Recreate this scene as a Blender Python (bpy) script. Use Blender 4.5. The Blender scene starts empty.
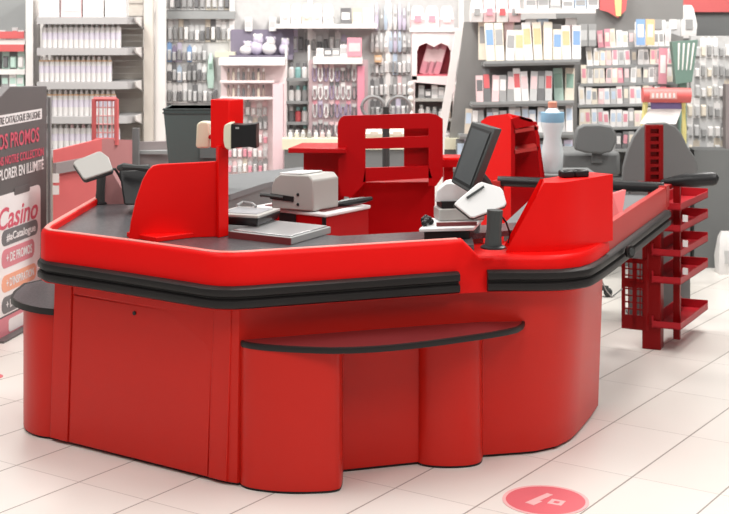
import bpy, bmesh, math, random
from mathutils import Vector, Matrix
random.seed(7)
PI = math.pi
sc = bpy.context.scene
col = sc.collection
H, F, HZ = 1.72, 1365.0, 14.0          # eye height, focal length and horizon row in pixels of 729x514

def V(px, py, d):                        # point of a pixel at distance d
    return Vector(((px-364.5)/F*d, d, H-(py-HZ)/F*d))
def VZ(px, py, z):                       # point of a pixel at height z
    return V(px, py, F*(H-z)/(py-HZ))
def VPL(px, py, p0, p1):                 # pixel on the vertical plane through plan points p0, p1
    k = (px-364.5)/F
    dx, dy = p1[0]-p0[0], p1[1]-p0[1]
    t = (k*p0[1]-p0[0])/(dx-k*dy)
    return V(px, py, p0[1]+t*dy)
def zat(py, d): return H-(py-HZ)/F*d
def xat(px, d): return (px-364.5)/F*d

# ------------------------------------------------------------------ materials
MATS = {}
def mat(name, rgb, rough=.5, metal=0., coat=0., var=.06, scale=6., bump=0., emit=0., alpha=1., trans=0., spec=.5):
    if name in MATS: return MATS[name]
    m = bpy.data.materials.new(name); m.use_nodes = True
    nt = m.node_tree; n = nt.nodes; l = nt.links
    b = n['Principled BSDF']
    tc = n.new('ShaderNodeTexCoord')
    no = n.new('ShaderNodeTexNoise'); no.inputs['Scale'].default_value = scale; no.inputs['Detail'].default_value = 3
    l.new(tc.outputs['Object'], no.inputs['Vector'])
    mx = n.new('ShaderNodeMix'); mx.data_type = 'RGBA'
    lo = [max(0, c*(1-var)) for c in rgb]; hi = [min(1, c*(1+var)) for c in rgb]
    mx.inputs[6].default_value = (*lo, 1); mx.inputs[7].default_value = (*hi, 1)
    l.new(no.outputs['Fac'], mx.inputs[0]); l.new(mx.outputs[2], b.inputs['Base Color'])
    b.inputs['Roughness'].default_value = rough; b.inputs['Metallic'].default_value = metal
    b.inputs['Coat Weight'].default_value = coat; b.inputs['Coat Roughness'].default_value = .15
    b.inputs['Specular IOR Level'].default_value = spec
    b.inputs['Transmission Weight'].default_value = trans
    if bump:
        bp = n.new('ShaderNodeBump'); bp.inputs['Strength'].default_value = bump
        n2 = n.new('ShaderNodeTexNoise'); n2.inputs['Scale'].default_value = 120
        l.new(tc.outputs['Object'], n2.inputs['Vector'])
        l.new(n2.outputs['Fac'], bp.inputs['Height']); l.new(bp.outputs['Normal'], b.inputs['Normal'])
    if emit:
        b.inputs['Emission Color'].default_value = (*rgb, 1); b.inputs['Emission Strength'].default_value = emit
    MATS[name] = m
    return m

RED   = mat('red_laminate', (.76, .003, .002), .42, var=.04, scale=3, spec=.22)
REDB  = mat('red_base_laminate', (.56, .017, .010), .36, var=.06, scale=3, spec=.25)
REDD  = mat('red_powder_coat', (.42, .002, .004), .38, var=.05, spec=.2)
REDK  = mat('dark_red_rack_paint', (.22, .002, .003), .40, var=.05, spec=.2)
REDF  = mat('hazed_red_laminate', (.46, .035, .03), .4, var=.06)  # counter red with the pale haze mixed into the colour
PINKR = mat('pale_red_panel', (.62, .13, .13), .5, var=.06)  # red made pale, the haze is put into the colour
MAROON= mat('maroon_shelf_laminate', (.16, .022, .024), .32, coat=.3, var=.1)
BLACK = mat('black_rubber', (.014, .012, .012), .45, var=.2, spec=.3)
BLACKP= mat('black_plastic', (.012, .012, .013), .38, var=.2, spec=.35)
CHAR  = mat('charcoal_plastic', (.050, .054, .054), .5, var=.1, spec=.3)
GREYP = mat('grey_plastic', (.30, .31, .31), .45, var=.06)
GREYL = mat('light_grey_plastic', (.40, .39, .37), .45, var=.05)
WHITEP= mat('white_plastic', (.74, .74, .74), .4, var=.03)
CREAM = mat('cream_plastic', (.70, .68, .52), .45, var=.04)
METAL = mat('brushed_metal', (.55, .55, .56), .3, metal=.8, var=.08)
BELT  = mat('grey_belt_rubber', (.17, .175, .18), .75, var=.08, bump=.05, spec=.15)
GREYM = mat('grey_painted_board', (.17, .175, .175), .7, var=.05, spec=.2)
GREYC = mat('mid_grey_fabric', (.155, .16, .16), .7, var=.06)
MAUVE = mat('mauve_grey_board', (.27, .235, .235), .6, var=.05)
SLATE = mat('slate_plastic', (.088, .118, .115), .5, var=.06)
BEIGE = mat('beige_steel', (.66, .61, .55), .5, var=.05)
WALLM = mat('wall_paint', (.72, .70, .68), .8, var=.03)
PEG   = mat('pegboard_paint', (.54, .535, .53), .7, var=.12, scale=30)  # grey lightened to carry some of the background haze
WHITEB= mat('white_board', (.80, .77, .75), .6, var=.04)
PINKW = mat('pink_white_board', (.82, .70, .70), .6, var=.05)
GLASSY= mat('dark_screen_glass', (.035, .04, .042), .12, var=.1)
SCREENG=mat('dim_screen', (.075, .082, .085), .25, var=.1)
PURPLE= mat('dull_purple_board', (.21, .185, .25), .6, var=.08)  # purple lifted paler, haze mixed into the colour
CRIMS = mat('crimson_board', (.50, .09, .12), .6, var=.08)
BLUEP = mat('blue_label_paper', (.22, .42, .58), .5, var=.1)
CLEAR = mat('cloudy_clear_plastic', (.66, .72, .74), .25, var=.08)

def worktop_material():
    m = mat('speckled_grey_worktop', (.16, .165, .175), .28, coat=.2)
    nt = m.node_tree; n = nt.nodes; l = nt.links; b = n['Principled BSDF']
    tc = n.new('ShaderNodeTexCoord'); vo = n.new('ShaderNodeTexVoronoi'); vo.inputs['Scale'].default_value = 160
    l.new(tc.outputs['Object'], vo.inputs['Vector'])
    r = n.new('ShaderNodeValToRGB')
    r.color_ramp.elements[0].color = (.04, .04, .045, 1); r.color_ramp.elements[1].color = (.115, .112, .118, 1)
    l.new(vo.outputs['Color'], r.inputs['Fac']); l.new(r.outputs['Color'], b.inputs['Base Color'])
    return m
WORK = worktop_material(); WORK.node_tree.nodes['Principled BSDF'].inputs['Coat Weight'].default_value = 0; WORK.node_tree.nodes['Principled BSDF'].inputs['Specular IOR Level'].default_value = .3

def floor_material():
    m = bpy.data.materials.new('cream_floor_tiles'); m.use_nodes = True
    nt = m.node_tree; n = nt.nodes; l = nt.links; b = n['Principled BSDF']
    g = n.new('ShaderNodeNewGeometry')
    def math_(op, a, bb=None):
        q = n.new('ShaderNodeMath'); q.operation = op
        for i, v in enumerate((a, bb)):
            if v is None: continue
            if isinstance(v, (int, float)): q.inputs[i].default_value = v
            else: l.new(v, q.inputs[i])
        return q.outputs[0]
    def dot(vec):
        q = n.new('ShaderNodeVectorMath'); q.operation = 'DOT_PRODUCT'
        l.new(g.outputs['Position'], q.inputs[0]); q.inputs[1].default_value = vec
        return q.outputs['Value']
    th = math.atan(916/1365)
    u = (math.sin(th), math.cos(th), 0); v = (math.cos(th), -math.sin(th), 0)
    S = math_('ADD', math_('DIVIDE', dot(v), .3333), 100.0)
    T = math_('ADD', math_('DIVIDE', math_('SUBTRACT', dot(u), 5.953), .593), 100.0)
    def line(c, w):
        fr = math_('FRACT', math_('ADD', c, .5))
        dd = math_('ABSOLUTE', math_('SUBTRACT', fr, .5))
        return math_('LESS_THAN', dd, w)
    m1 = math_('MULTIPLY', line(S, .010), .75); m2 = math_('MULTIPLY', line(T, .004), .40)
    mask = math_('MAXIMUM', m1, m2)
    cx = n.new('ShaderNodeCombineXYZ'); l.new(math_('FLOOR', S), cx.inputs[0]); l.new(math_('FLOOR', T), cx.inputs[1])
    wn = n.new('ShaderNodeTexWhiteNoise'); l.new(cx.outputs[0], wn.inputs['Vector'])
    no = n.new('ShaderNodeTexNoise'); no.inputs['Scale'].default_value = 2.2; no.inputs['Detail'].default_value = 5
    l.new(g.outputs['Position'], no.inputs['Vector'])
    fac = math_('ADD', math_('MULTIPLY', wn.outputs['Value'], .45), math_('MULTIPLY', no.outputs['Fac'], .55))
    c1 = n.new('ShaderNodeMix'); c1.data_type = 'RGBA'
    c1.inputs[6].default_value = (.73, .69, .64, 1); c1.inputs[7].default_value = (.82, .785, .745, 1)
    l.new(fac, c1.inputs[0])
    c2 = n.new('ShaderNodeMix'); c2.data_type = 'RGBA'; c2.inputs[7].default_value = (.16, .13, .11, 1)
    l.new(mask, c2.inputs[0]); l.new(c1.outputs[2], c2.inputs[6])
    l.new(c2.outputs[2], b.inputs['Base Color'])
    b.inputs['Roughness'].default_value = .32
    return m
FLOOR = floor_material()

# ------------------------------------------------------------------ mesh builder
class MB:
    def __init__(s): s.v = []; s.f = []; s.m = []; s.cur = 0
    def add(s, vs, fs):
        o = len(s.v); s.v += [Vector(p) for p in vs]
        for f in fs: s.f.append([i+o for i in f]); s.m.append(s.cur)
        return s
    def box(s, c, size, rz=0, rx=0, ry=0):
        M = Matrix.Rotation(rz, 3, 'Z') @ Matrix.Rotation(ry, 3, 'Y') @ Matrix.Rotation(rx, 3, 'X')
        vs = [Vector(c) + M @ Vector((a*size[0]/2, b*size[1]/2, q*size[2]/2)) for a in (-1, 1) for b in (-1, 1) for q in (-1, 1)]
        return s.add(vs, [(0,1,3,2),(4,6,7,5),(0,4,5,1),(2,3,7,6),(0,2,6,4),(1,5,7,3)])
    def rings(s, rings, caps=True):
        n = len(rings[0]); vs = [p for r in rings for p in r]; fs = []
        for i in range(len(rings)-1):
            for j in range(n):
                k = (j+1) % n
                fs.append((i*n+j, i*n+k, (i+1)*n+k, (i+1)*n+j))
        if caps: fs.append(tuple(range(n))[::-1]); fs.append(tuple((len(rings)-1)*n+j for j in range(n)))
        return s.add(vs, fs)
    def prism(s, pl, z0, z1):
        return s.rings([[(x, y, z0) for x, y in pl], [(x, y, z1) for x, y in pl]])
    def slab(s, pts, vec):                 # polygon in space thickened along vec
        vec = Vector(vec)
        return s.rings([[Vector(p) for p in pts], [Vector(p)+vec for p in pts]])
    def tube(s, pts, r, n=8):
        pts = [Vector(p) for p in pts]; rg = []
        for i, p in enumerate(pts):
            t = (pts[min(i+1, len(pts)-1)]-pts[max(i-1, 0)]).normalized()
            a = t.cross(Vector((0, 0, 1)))
            if a.length < 1e-3: a = t.cross(Vector((0, 1, 0)))
            a.normalize(); b = t.cross(a)
            rr = r[i] if isinstance(r, (list, tuple)) else r
            rg.append([p+a*math.cos(q*2*PI/n)*rr+b*math.sin(q*2*PI/n)*rr for q in range(n)])
        return s.rings(rg)
    def lathe(s, c, prof, n=12, sy=1.):
        c = Vector(c)
        return s.rings([[c+Vector((r*math.cos(q*2*PI/n), sy*r*math.sin(q*2*PI/n), z)) for q in range(n)] for r, z in prof])
    def ball(s, c, r, n=10, sz=(1, 1, 1)):
        pr = [(max(1e-4, math.sin(PI*i/6)), -math.cos(PI*i/6)) for i in range(7)]
        c = Vector(c)
        return s.rings([[c+Vector((r*sz[0]*a*math.cos(q*2*PI/n), r*sz[1]*a*math.sin(q*2*PI/n), r*sz[2]*b)) for q in range(n)] for a, b in pr])

def norm2(path):                            # outward normals (to the right-hand side of travel left->right = towards camera)
    out = []
    for i in range(len(path)):
        a = Vector(path[max(0, i-1)]); b = Vector(path[min(len(path)-1, i+1)])
        t = (b-a).normalized(); out.append(Vector((t.y, -t.x)))
    return out
def offset(path, k):
    ns = norm2(path)
    return [(p[0]+n.x*k, p[1]+n.y*k) for p, n in zip(path, ns)]
def smooth(path, it=2):                     # Chaikin on an open path
    for _ in range(it):
        q = [path[0]]
        for a, b in zip(path[:-1], path[1:]):
            L = math.dist(a, b); k = .25
            q.append(tuple(x*(1-k)+y*k for x, y in zip(a, b))); q.append(tuple(x*k+y*(1-k) for x, y in zip(a, b)))
        q.append(path[-1]); path = q
    return path
def sweep(mb, path, prof, zf=None):
    ns = norm2(path); rg = []
    for i, (p, n) in enumerate(zip(path, ns)):
        rg.append([(p[0]+n.x*a, p[1]+n.y*a, (zf(p, z) if zf else z)) for a, z in prof])
    return mb.rings(rg)

ROOTM = {}
def obj(name, mb, material, parent=None, bevel=0., seg=2, angle=35, local=False):
    me = bpy.data.meshes.new(name)
    M = ROOTM.get(parent.name) if parent is not None else None
    vs = mb.v
    if M is not None and not local:
        Mi = M.inverted(); vs = [Mi @ p for p in vs]
    me.from_pydata([tuple(p) for p in vs], [], mb.f)
    ms = material if isinstance(material, (list, tuple)) else [material]
    for m in ms: me.materials.append(m)
    for p, k in zip(me.polygons, mb.m): p.material_index = k
    bm = bmesh.new(); bm.from_mesh(me)
    bmesh.ops.recalc_face_normals(bm, faces=bm.faces)
    for f in bm.faces: f.smooth = True
    bm.to_mesh(me); bm.free()
    me.set_sharp_from_angle(angle=math.radians(angle))
    o = bpy.data.objects.new(name, me); col.objects.link(o)
    if parent is not None:
        o.parent = parent
        if M is not None: ROOTM[o.name] = M
    if bevel:
        b = o.modifiers.new('bevel', 'BEVEL'); b.width = bevel; b.segments = seg; b.limit_method = 'ANGLE'; b.angle_limit = math.radians(40)
    return o
def tag(o, label, cat, group=None):
    o['label'] = label; o['category'] = cat
    if group: o['group'] = group
    return o
def thing(name, label, cat, loc, rz=0, group=None):
    o = bpy.data.objects.new(name, None); col.objects.link(o)
    o.empty_display_size = .1
    o.location = loc; o.rotation_euler = (0, 0, rz)
    ROOTM[o.name] = Matrix.Translation(Vector(loc)) @ Matrix.Rotation(rz, 4, 'Z')
    return tag(o, label, cat, group)
def single(name, mb, material, label, cat, group=None, base=None, **k):     # a one-mesh thing with its origin at its base
    vs = mb.v
    c = Vector(base) if base is not None else Vector((sum(p.x for p in vs)/len(vs), sum(p.y for p in vs)/len(vs), min(p.z for p in vs)))
    mb.v = [p-c for p in vs]
    o = obj(name, mb, material, **k); o.location = c
    return tag(o, label, cat, group)
def struct(name, mb, material, **k):
    o = obj(name, mb, material, **k); o['kind'] = 'structure'; return o
def dup(root, loc, rz, label, group=None):
    r = root.copy(); col.objects.link(r); r.location = loc; r.rotation_euler = (0, 0, rz); r['label'] = label
    if group: r['group'] = group
    for ch in list(root.children):
        c = ch.copy(); col.objects.link(c); c.parent = r
        for g in ch.children:
            d = g.copy(); col.objects.link(d); d.parent = c
    return r
def text_mb(s, size, ext=.0015, font_scale_x=1., shear=0., align='LEFT'):
    cu = bpy.data.curves.new('lettering', 'FONT'); cu.body = s; cu.size = size; cu.extrude = ext; cu.shear = shear
    cu.align_x = align; cu.resolution_u = 3; cu.offset = size*.014
    o = bpy.data.objects.new('lettering', cu); col.objects.link(o)
    dg = bpy.context.evaluated_depsgraph_get(); me = bpy.data.meshes.new_from_object(o.evaluated_get(dg))
    mb = MB(); mb.add([(v.co.x*font_scale_x, v.co.y, v.co.z) for v in me.vertices], [tuple(p.vertices) for p in me.polygons])
    bpy.data.objects.remove(o); bpy.data.curves.remove(cu); bpy.data.meshes.remove(me)
    return mb

# ------------------------------------------------------------------ setting
struct('floor', MB().box((0, 7.0, -.05), (13, 15, .1)), FLOOR)
struct('wall_back', MB().box((0, 10.75, 1.5), (13, .1, 3.0)), WALLM)

# ------------------------------------------------------------------ main checkout counter
RIML = [(-1.275, 6.42), (-1.292, 5.95), (-1.305, 5.56), (-1.298, 5.475), (-1.262, 5.412), (-1.185, 5.362), (-.90, 5.172), (-.63, 4.978),
        (-.575, 4.936), (-.525, 4.910), (-.47, 4.906), (-.41, 4.922), (-.30, 4.963), (.0, 5.070), (.30, 5.177), (.375, 5.204)]
RIMR = [(.44, 5.222), (.54, 5.232), (.66, 5.228), (.755, 5.24), (.835, 5.285), (.89, 5.36), (.93, 5.44), (.975, 5.545), (1.010, 5.632)]
RAIL = [(1.003, 5.62), (1.05, 5.735), (1.30, 6.34), (1.53, 6.89)]
ctr = thing('checkout_counter', 'large red angular checkout counter with black bumpers, grey worktop and belt', 'checkout counter', (-.1, 5.6, 0))

def rz_(p, z):
    if z < .76: return z
    t = min(1, max(0, (p[0]-.375)/.065)); return z-.068*t
m = MB(); prof = [(0, .655), (0, .842), (-.004, .854), (-.012, .861), (-.028, .862), (-.036, .856), (-.038, .655)]
sweep(m, RIML+RIMR, prof, rz_); obj('rim_band', m, RED, ctr)
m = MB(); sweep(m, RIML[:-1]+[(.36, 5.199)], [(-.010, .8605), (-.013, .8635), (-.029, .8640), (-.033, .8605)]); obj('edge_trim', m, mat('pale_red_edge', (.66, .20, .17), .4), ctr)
# right flat ledge below the corner block
ledge = [(.40, 5.25)] + offset(RIMR, -.02) + [(1.0, 5.75), (.85, 5.85), (.62, 5.60), (.42, 5.50)]
obj('corner_ledge', MB().prism(ledge, .772, .792), RED, ctr)
# bumpers (two ribs with a groove)
bp = [(-.004, .660), (.018, .661), (.030, .668), (.032, .680), (.030, .692), (.017, .698), (.017, .703), (.030, .709), (.032, .721), (.030, .733), (.018, .741), (-.004, .742)]
bl = [(-1.262, 6.40)] + [(x+.018*max(0, min(1, (-1.15-x)/.1)), y) for x, y in RIML[1:-1]] + [(.352, 5.196)]
obj('bumper', sweep(MB(), bl, bp), BLACK, ctr)
br = [(.468, 5.226)] + RIMR[1:5] + [(.875, 5.335)] + RAIL[1:3] + [(1.50, 6.82)]
obj('bumper', sweep(MB(), smooth(br, 1), bp), BLACK, ctr)
cap = MB(); q = Vector((1.10, 5.80, .715)); 
for r, t in ((.027, 0), (.016, .008)):
    cap.cur = 0 if t == 0 else 1
    ax = Vector((.62, -.78, 0)); ay = Vector((0, 0, 1)); az = Vector((.78, .62, 0))
    cap.rings([[q+ax*(.030+t+k)+(az*math.cos(a*PI/8)+ay*math.sin(a*PI/8))*r for a in range(16)] for k in (0, .012)])
obj('bumper_cap', cap, [BLACK, CHAR], ctr)

# body: loft from floor plan to plan under the bumpers
BOT = [(-1.20, 6.40), (-1.27, 6.30), (-1.27, 5.53), (-1.262, 5.505), (-.50, 4.985), (-.464, 4.970), (-.435, 4.998), (-.084, 5.115), (.204, 5.206), (.459, 5.288), (.60, 5.318), (.67, 5.337), (.76, 5.395), (.83, 5.49), (.87, 5.575), (.955, 5.78), (1.02, 5.96), (.95, 6.02)]
TOP = [(-1.18, 6.40), (-1.235, 6.30), (-1.235, 5.52), (-1.222, 5.480), (-.495, 4.972), (-.455, 4.960), (-.425, 4.985), (-.084, 5.102), (.204, 5.203), (.459, 5.270), (.58, 5.270), (.67, 5.272), (.75, 5.292), (.83, 5.352), (.885, 5.45), (.945, 5.585), (1.00, 5.72), (.92, 5.80)]
inner = [(.72, 5.86), (.48, 5.72), (.42, 5.62), (-.1, 5.46), (-.30, 5.55), (-.60, 5.98), (-.70, 6.42)]
def lerp(a, b, t): return (a[0]*(1-t)+b[0]*t, a[1]*(1-t)+b[1]*t)
m = MB(); rg = []
for z in (.012, .16, .33, .50, .665):
    t = (z-.012)/.653
    rg.append([(*lerp(a, b, t), z) for a, b in zip(BOT, TOP)] + [(x, y, z) for x, y in inner])
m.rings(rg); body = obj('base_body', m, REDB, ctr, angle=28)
obj('kick_strip', MB().prism([(x*.985, y+.012) for x, y in BOT]+inner, 0, .012), BLACK, ctr)
# panels on the left front face
e0 = Vector((-1.262, 5.505, 0)); e1 = Vector((-.50, 4.985, 0)); fd = (e1-e0).normalized(); fn = Vector((fd.y, -fd.x, 0))
if fn.y > 0: fn = -fn
def facepanel(mb, s0, s1, z0, z1, th):
    def sh(z): return Vector((.022*(z/.65), -.012*(z/.65)+.0, 0))
    p = [e0+fd*s0+sh(z0)+Vector((0,0,z0)), e0+fd*s1+sh(z0)+Vector((0,0,z0)), e0+fd*s1+sh(z1)+Vector((0,0,z1)), e0+fd*s0+sh(z1)+Vector((0,0,z1))]
    return mb.slab([x-fn*.004 for x in p], fn*(th+.004))
L = (e1-e0).length
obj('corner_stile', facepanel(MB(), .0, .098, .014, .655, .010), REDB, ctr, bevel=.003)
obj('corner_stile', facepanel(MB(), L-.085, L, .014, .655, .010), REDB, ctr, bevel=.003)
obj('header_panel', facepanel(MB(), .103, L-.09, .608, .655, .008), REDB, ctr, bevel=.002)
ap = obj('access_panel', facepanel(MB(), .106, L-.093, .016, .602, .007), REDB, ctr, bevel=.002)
k = e0+fd*(.44)+Vector((.02, -.012, .572))+fn*.007
lk = MB().rings([[k+fn*t+fd*math.cos(a*PI/6)*.008+Vector((0,0,1))*math.sin(a*PI/6)*.008 for a in range(12)] for t in (0, .004)])
obj('lock', lk, BLACKP, ap)
# pedestals and front shelf
p1 = smooth([(-.452, 5.02), (-.456, 4.972), (-.42, 4.928), (-.34, 4.897), (-.267, 4.884), (-.18, 4.886), (-.105, 4.900), (-.080, 4.935), (-.080, 5.13)], 2)
p2 = smooth([(.200, 5.25), (.204, 5.196), (.26, 5.166), (.343, 5.160), (.415, 5.178), (.452, 5.222), (.462, 5.33)], 2)
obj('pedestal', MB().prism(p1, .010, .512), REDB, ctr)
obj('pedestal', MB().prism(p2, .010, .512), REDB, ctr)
obj('kick_strip', MB().prism([(x, y+.006) for x, y in p1], 0, .010), BLACK, ctr)
obj('kick_strip', MB().prism([(x, y+.006) for x, y in p2], 0, .010), BLACK, ctr)
shf = smooth([(-.445, 5.03), (-.450, 4.965), (-.40, 4.925), (-.322, 4.895), (-.2, 4.868), (-.08, 4.858), (.06, 4.886), (.21, 4.948), (.35, 5.025), (.514, 5.122), (.595, 5.200), (.625, 5.34)], 1)
fs = obj('front_shelf', MB().prism(shf, .512, .531), MAROON, ctr)
e = MB(); sweep(e, shf[1:-1], [(-.002, .509), (.007, .511), (.009, .521), (.007, .531), (-.002, .533)]); obj('shelf_edge', e, BLACK, fs)
# left end unit
sh2 = smooth([(-1.25, 5.49), (-1.33, 5.525), (-1.43, 5.62), (-1.50, 5.76), (-1.50, 6.1), (-1.24, 6.15)], 1)
pd2 = smooth([(-1.25, 5.512), (-1.33, 5.535), (-1.41, 5.63), (-1.44, 5.78), (-1.43, 6.0), (-1.24, 6.1)], 2)
obj('pedestal', MB().prism(pd2, .010, .512), REDB, ctr)
obj('kick_strip', MB().prism([(x+.004, y+.008) for x, y in pd2], 0, .010), BLACK, ctr)
s2 = obj('end_shelf', MB().prism(sh2, .512, .531), WORK, ctr)
e = MB(); sweep(e, sh2[:-1], [(-.002, .508), (.008, .511), (.010, .521), (.008, .532), (-.002, .534)]); obj('shelf_edge', e, BLACK, s2)
# worktop
wt = offset(RIML, -.030) + [(.42, 5.235)] + [(.43, 5.50), (.62, 5.60), (.72, 5.84), (.48, 5.72), (.42, 5.62), (-.1, 5.45), (-.30, 5.54), (-.60, 5.98), (-.70, 6.42)]
obj('worktop', MB().prism(wt, .812, .834), WORK, ctr)
iw = MB()
for a, b in zip(inner[1:], inner[2:]):
    a3 = Vector((*a, 0)); b3 = Vector((*b, 0)); t = (b3-a3).normalized(); nn = Vector((t.y, -t.x, 0))*.02
    iw.slab([a3+Vector((0,0,.66)), b3+Vector((0,0,.66)), b3+Vector((0,0,.812)), a3+Vector((0,0,.812))], -nn)
obj('inner_wall', iw, REDB, ctr)
# corner block on the right
fb = smooth([(.548, 5.318), (.66, 5.318), (.755, 5.330), (.83, 5.385), (.90, 5.47), (1.02, 5.607)], 2)
ft = smooth([(.700, 5.322), (.73, 5.322), (.775, 5.332), (.835, 5.388), (.90, 5.47), (1.02, 5.607)], 2)
bb = offset(fb, -.13)[::-1]; bt = offset(ft, -.13)[::-1]
bb[-1] = (.60, 5.45); bt[-1] = (.715, 5.45)
obj('corner_screen', MB().rings([[(x, y, .79) for x, y in fb+bb], [(x, y, 1.062) for x, y in ft+bt]]), RED, ctr, bevel=.003)
# left screen panel with its post
PA, PB = (-.940, 5.355), (-.585, 5.425)
out = [(128.6, 237), (131, 222), (136, 200), (142.5, 181), (148, 171), (153, 166), (160, 164.5), (190, 163), (216.5, 161.5), (216.5, 237)]
pts = [VPL(x, y, PA, PB) for x, y in out]
for i in (0, 9): pts[i].z = .834
obj('screen_panel', MB().slab(pts, (-.005, .022, 0)), RED, ctr, bevel=.003)
c0 = Vector((pts[8].x, pts[8].y, 0))
def colm(x0, x1, dd0, dd1, z0, z1):
    a = Vector((xat(x0, dd0), dd0, 0)); b = Vector((xat(x1, dd0), dd0, 0)); c = Vector((xat(x1, dd1), dd1, 0)); d = Vector((xat(x0, dd1), dd1, 0))
    return [(p.x, p.y) for p in (a, b, c, d)]
pp = [(xat(216, 5.42), 5.42), (xat(218.5, 5.40), 5.40), (xat(228.5, 5.45), 5.45), (xat(227, 5.50), 5.50), (xat(218, 5.47), 5.47)]
obj('screen_post', MB().prism(pp, .834, zat(145, 5.44)), RED, ctr, bevel=.003)
hb = [(xat(210.3, 5.44), 5.44), (xat(229, 5.40), 5.40), (xat(243.6, 5.46), 5.46), (xat(226, 5.51), 5.51)]
obj('post_head', MB().prism(hb, zat(148.5, 5.42), zat(99.5, 5.42)), RED, ctr, bevel=.004)
fl = [VZ(126.5, 237, .834), VZ(156, 242.5, .834), VZ(226.5, 233.5, .834), VZ(226, 231, .834), VZ(140, 235.5, .834)]
obj('screen_foot', MB().slab(fl, (0, 0, .02)), RED, ctr, bevel=.003)
# conveyor on the right: rail, belt, end bar, inner guard
m = MB(); prof = [(0, .655), (0, .838), (-.006, .848), (-.03, .850), (-.034, .655)]
sweep(m, RAIL, prof); rail = obj('belt_rail', m, REDF, ctr)
rl = Vector((RAIL[-1][0]-RAIL[0][0], RAIL[-1][1]-RAIL[0][1], 0)).normalized(); rn = Vector((-rl.y, rl.x, 0))
A = Vector((1.04, 5.80, 0)); B = Vector((1.49, 6.88, 0))
bw = .62
obj('conveyor_belt', MB().slab([A+rn*.0+Vector((0,0,.775)), B+Vector((0,0,.775)), B+rn*bw+Vector((0,0,.775)), A+rn*bw*.75+Vector((0,0,.775))], (0, 0, .03)), BELT, ctr, bevel=.006)
obj('belt_underframe', MB().slab([A+Vector((0,0,.67)), B+Vector((0,0,.67)), B+rn*bw+Vector((0,0,.67)), A+rn*bw*.75+Vector((0,0,.67))], (0, 0, .105)), GREYM, ctr)
eb0 = V(664, 187.5, 6.90); eb1 = V(498, 181, 7.10)
eb = MB().tube([eb0, eb1], .027, 12); obj('end_roller', eb, BLACKP, ctr)
for p in (eb0, eb1): obj('roller_bracket', MB().box((p.x, p.y, .80), (.04, .08, .11), rz=-.4), REDF, ctr)
g0 = V(617, 206, 5.95); 
gp = [V(613, 222, 5.9), V(621, 222, 5.95), V(626, 190, 6.1), V(613, 194, 6.05)]
obj('inner_guard', MB().slab(gp, (-.01, .02, 0)), PINKR, ctr)
wire = MB().tube([V(602, 281, 5.75), V(606, 290, 5.78), V(612, 297, 5.85), V(622, 289, 6.1)], .003, 6)
obj('dangling_wire', wire, GREYP, ctr)
# little black clips on the block
m = MB()
for px, py, dd, s in ((566, 177.5, 5.50, .05), (573, 175.5, 5.52, .07), (580, 177.5, 5.52, .06)):
    p = V(px, py, dd); m.box((p.x, p.y, 1.062+.014), (s, .05, .028), rz=.3)
single('cable_clamp', m, BLACKP, 'small black cable clamp lying on top of the red corner block', 'clamp', bevel=.006)

# ------------------------------------------------------------------ devices on the counter
# lower scale plate
c = VZ(291, 245, .834); c.z = .834; r = VZ(331, 233.5, .834); lft = VZ(229, 238, .834)
a = (r-c); b = (lft-c); a.z = b.z = 0
t = thing('weighing_scale', 'flat weighing scale with metal top and burgundy front edge on the worktop', 'scale', c+a*.5+b*.5)
quad = [c, c+a, c+a+b, c+b]
obj('scale_body', MB().slab(quad, (0, 0, .028)), GREYP, t, bevel=.003)
bn = b.normalized(); an = a.normalized()
obj('front_strip', MB().slab([c-an*.004, c+b-an*.004, c+b-an*.004+Vector((0,0,.026)), c-an*.004+Vector((0,0,.026))], an*.006), MAROON, t)
obj('weighing_plate', MB().slab([p+Vector((0,0,.028)) for p in (c+an*.012+bn*.012, c+a-an*.012+bn*.012, c+a+b-an*.012-bn*.012, c+b+an*.012-bn*.012)], (0, 0, .005)), METAL, t, bevel=.002)
# scanner on the scale
zb = .834+.033
c = VZ(258, 227, zb); r = VZ(280.5, 219, zb); lft = VZ(214, 224.5, zb)
a = r-c; b = lft-c
t = thing('barcode_scanner', 'flat dark barcode scanner with grey glass top resting on the metal scale', 'scanner', c+a*.5+b*.5)
bot = [c+a*.05+b*.05, c+a*.95+b*.05, c+a*.95+b*.95, c+a*.05+b*.95]
mid = [c, c+a, c+a+b, c+b]
u = Vector((0, 0, 1))
obj('scanner_body', MB().rings([[p for p in bot], [p+u*.022 for p in mid], [p+u*.034 for p in mid]]), BLACKP, t, bevel=.003)
obj('top_frame', MB().slab([p+u*.034 for p in mid], u*.011), GREYL, t, bevel=.003)
obj('scan_glass', MB().slab([p+u*.045 for p in (c+a*.14+b*.10, c+a*.86+b*.10, c+a*.86+b*.9, c+a*.14+b*.9)], u*.002), mat('pale_scan_glass', (.33, .34, .36), .2), t)
hd = MB().tube([V(237, 205.5, 5.7), V(243, 202, 5.75), V(252, 203.5, 5.72), V(256, 206.5, 5.68)], .006, 6)
obj('cable', hd, GREYP, t)

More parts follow.
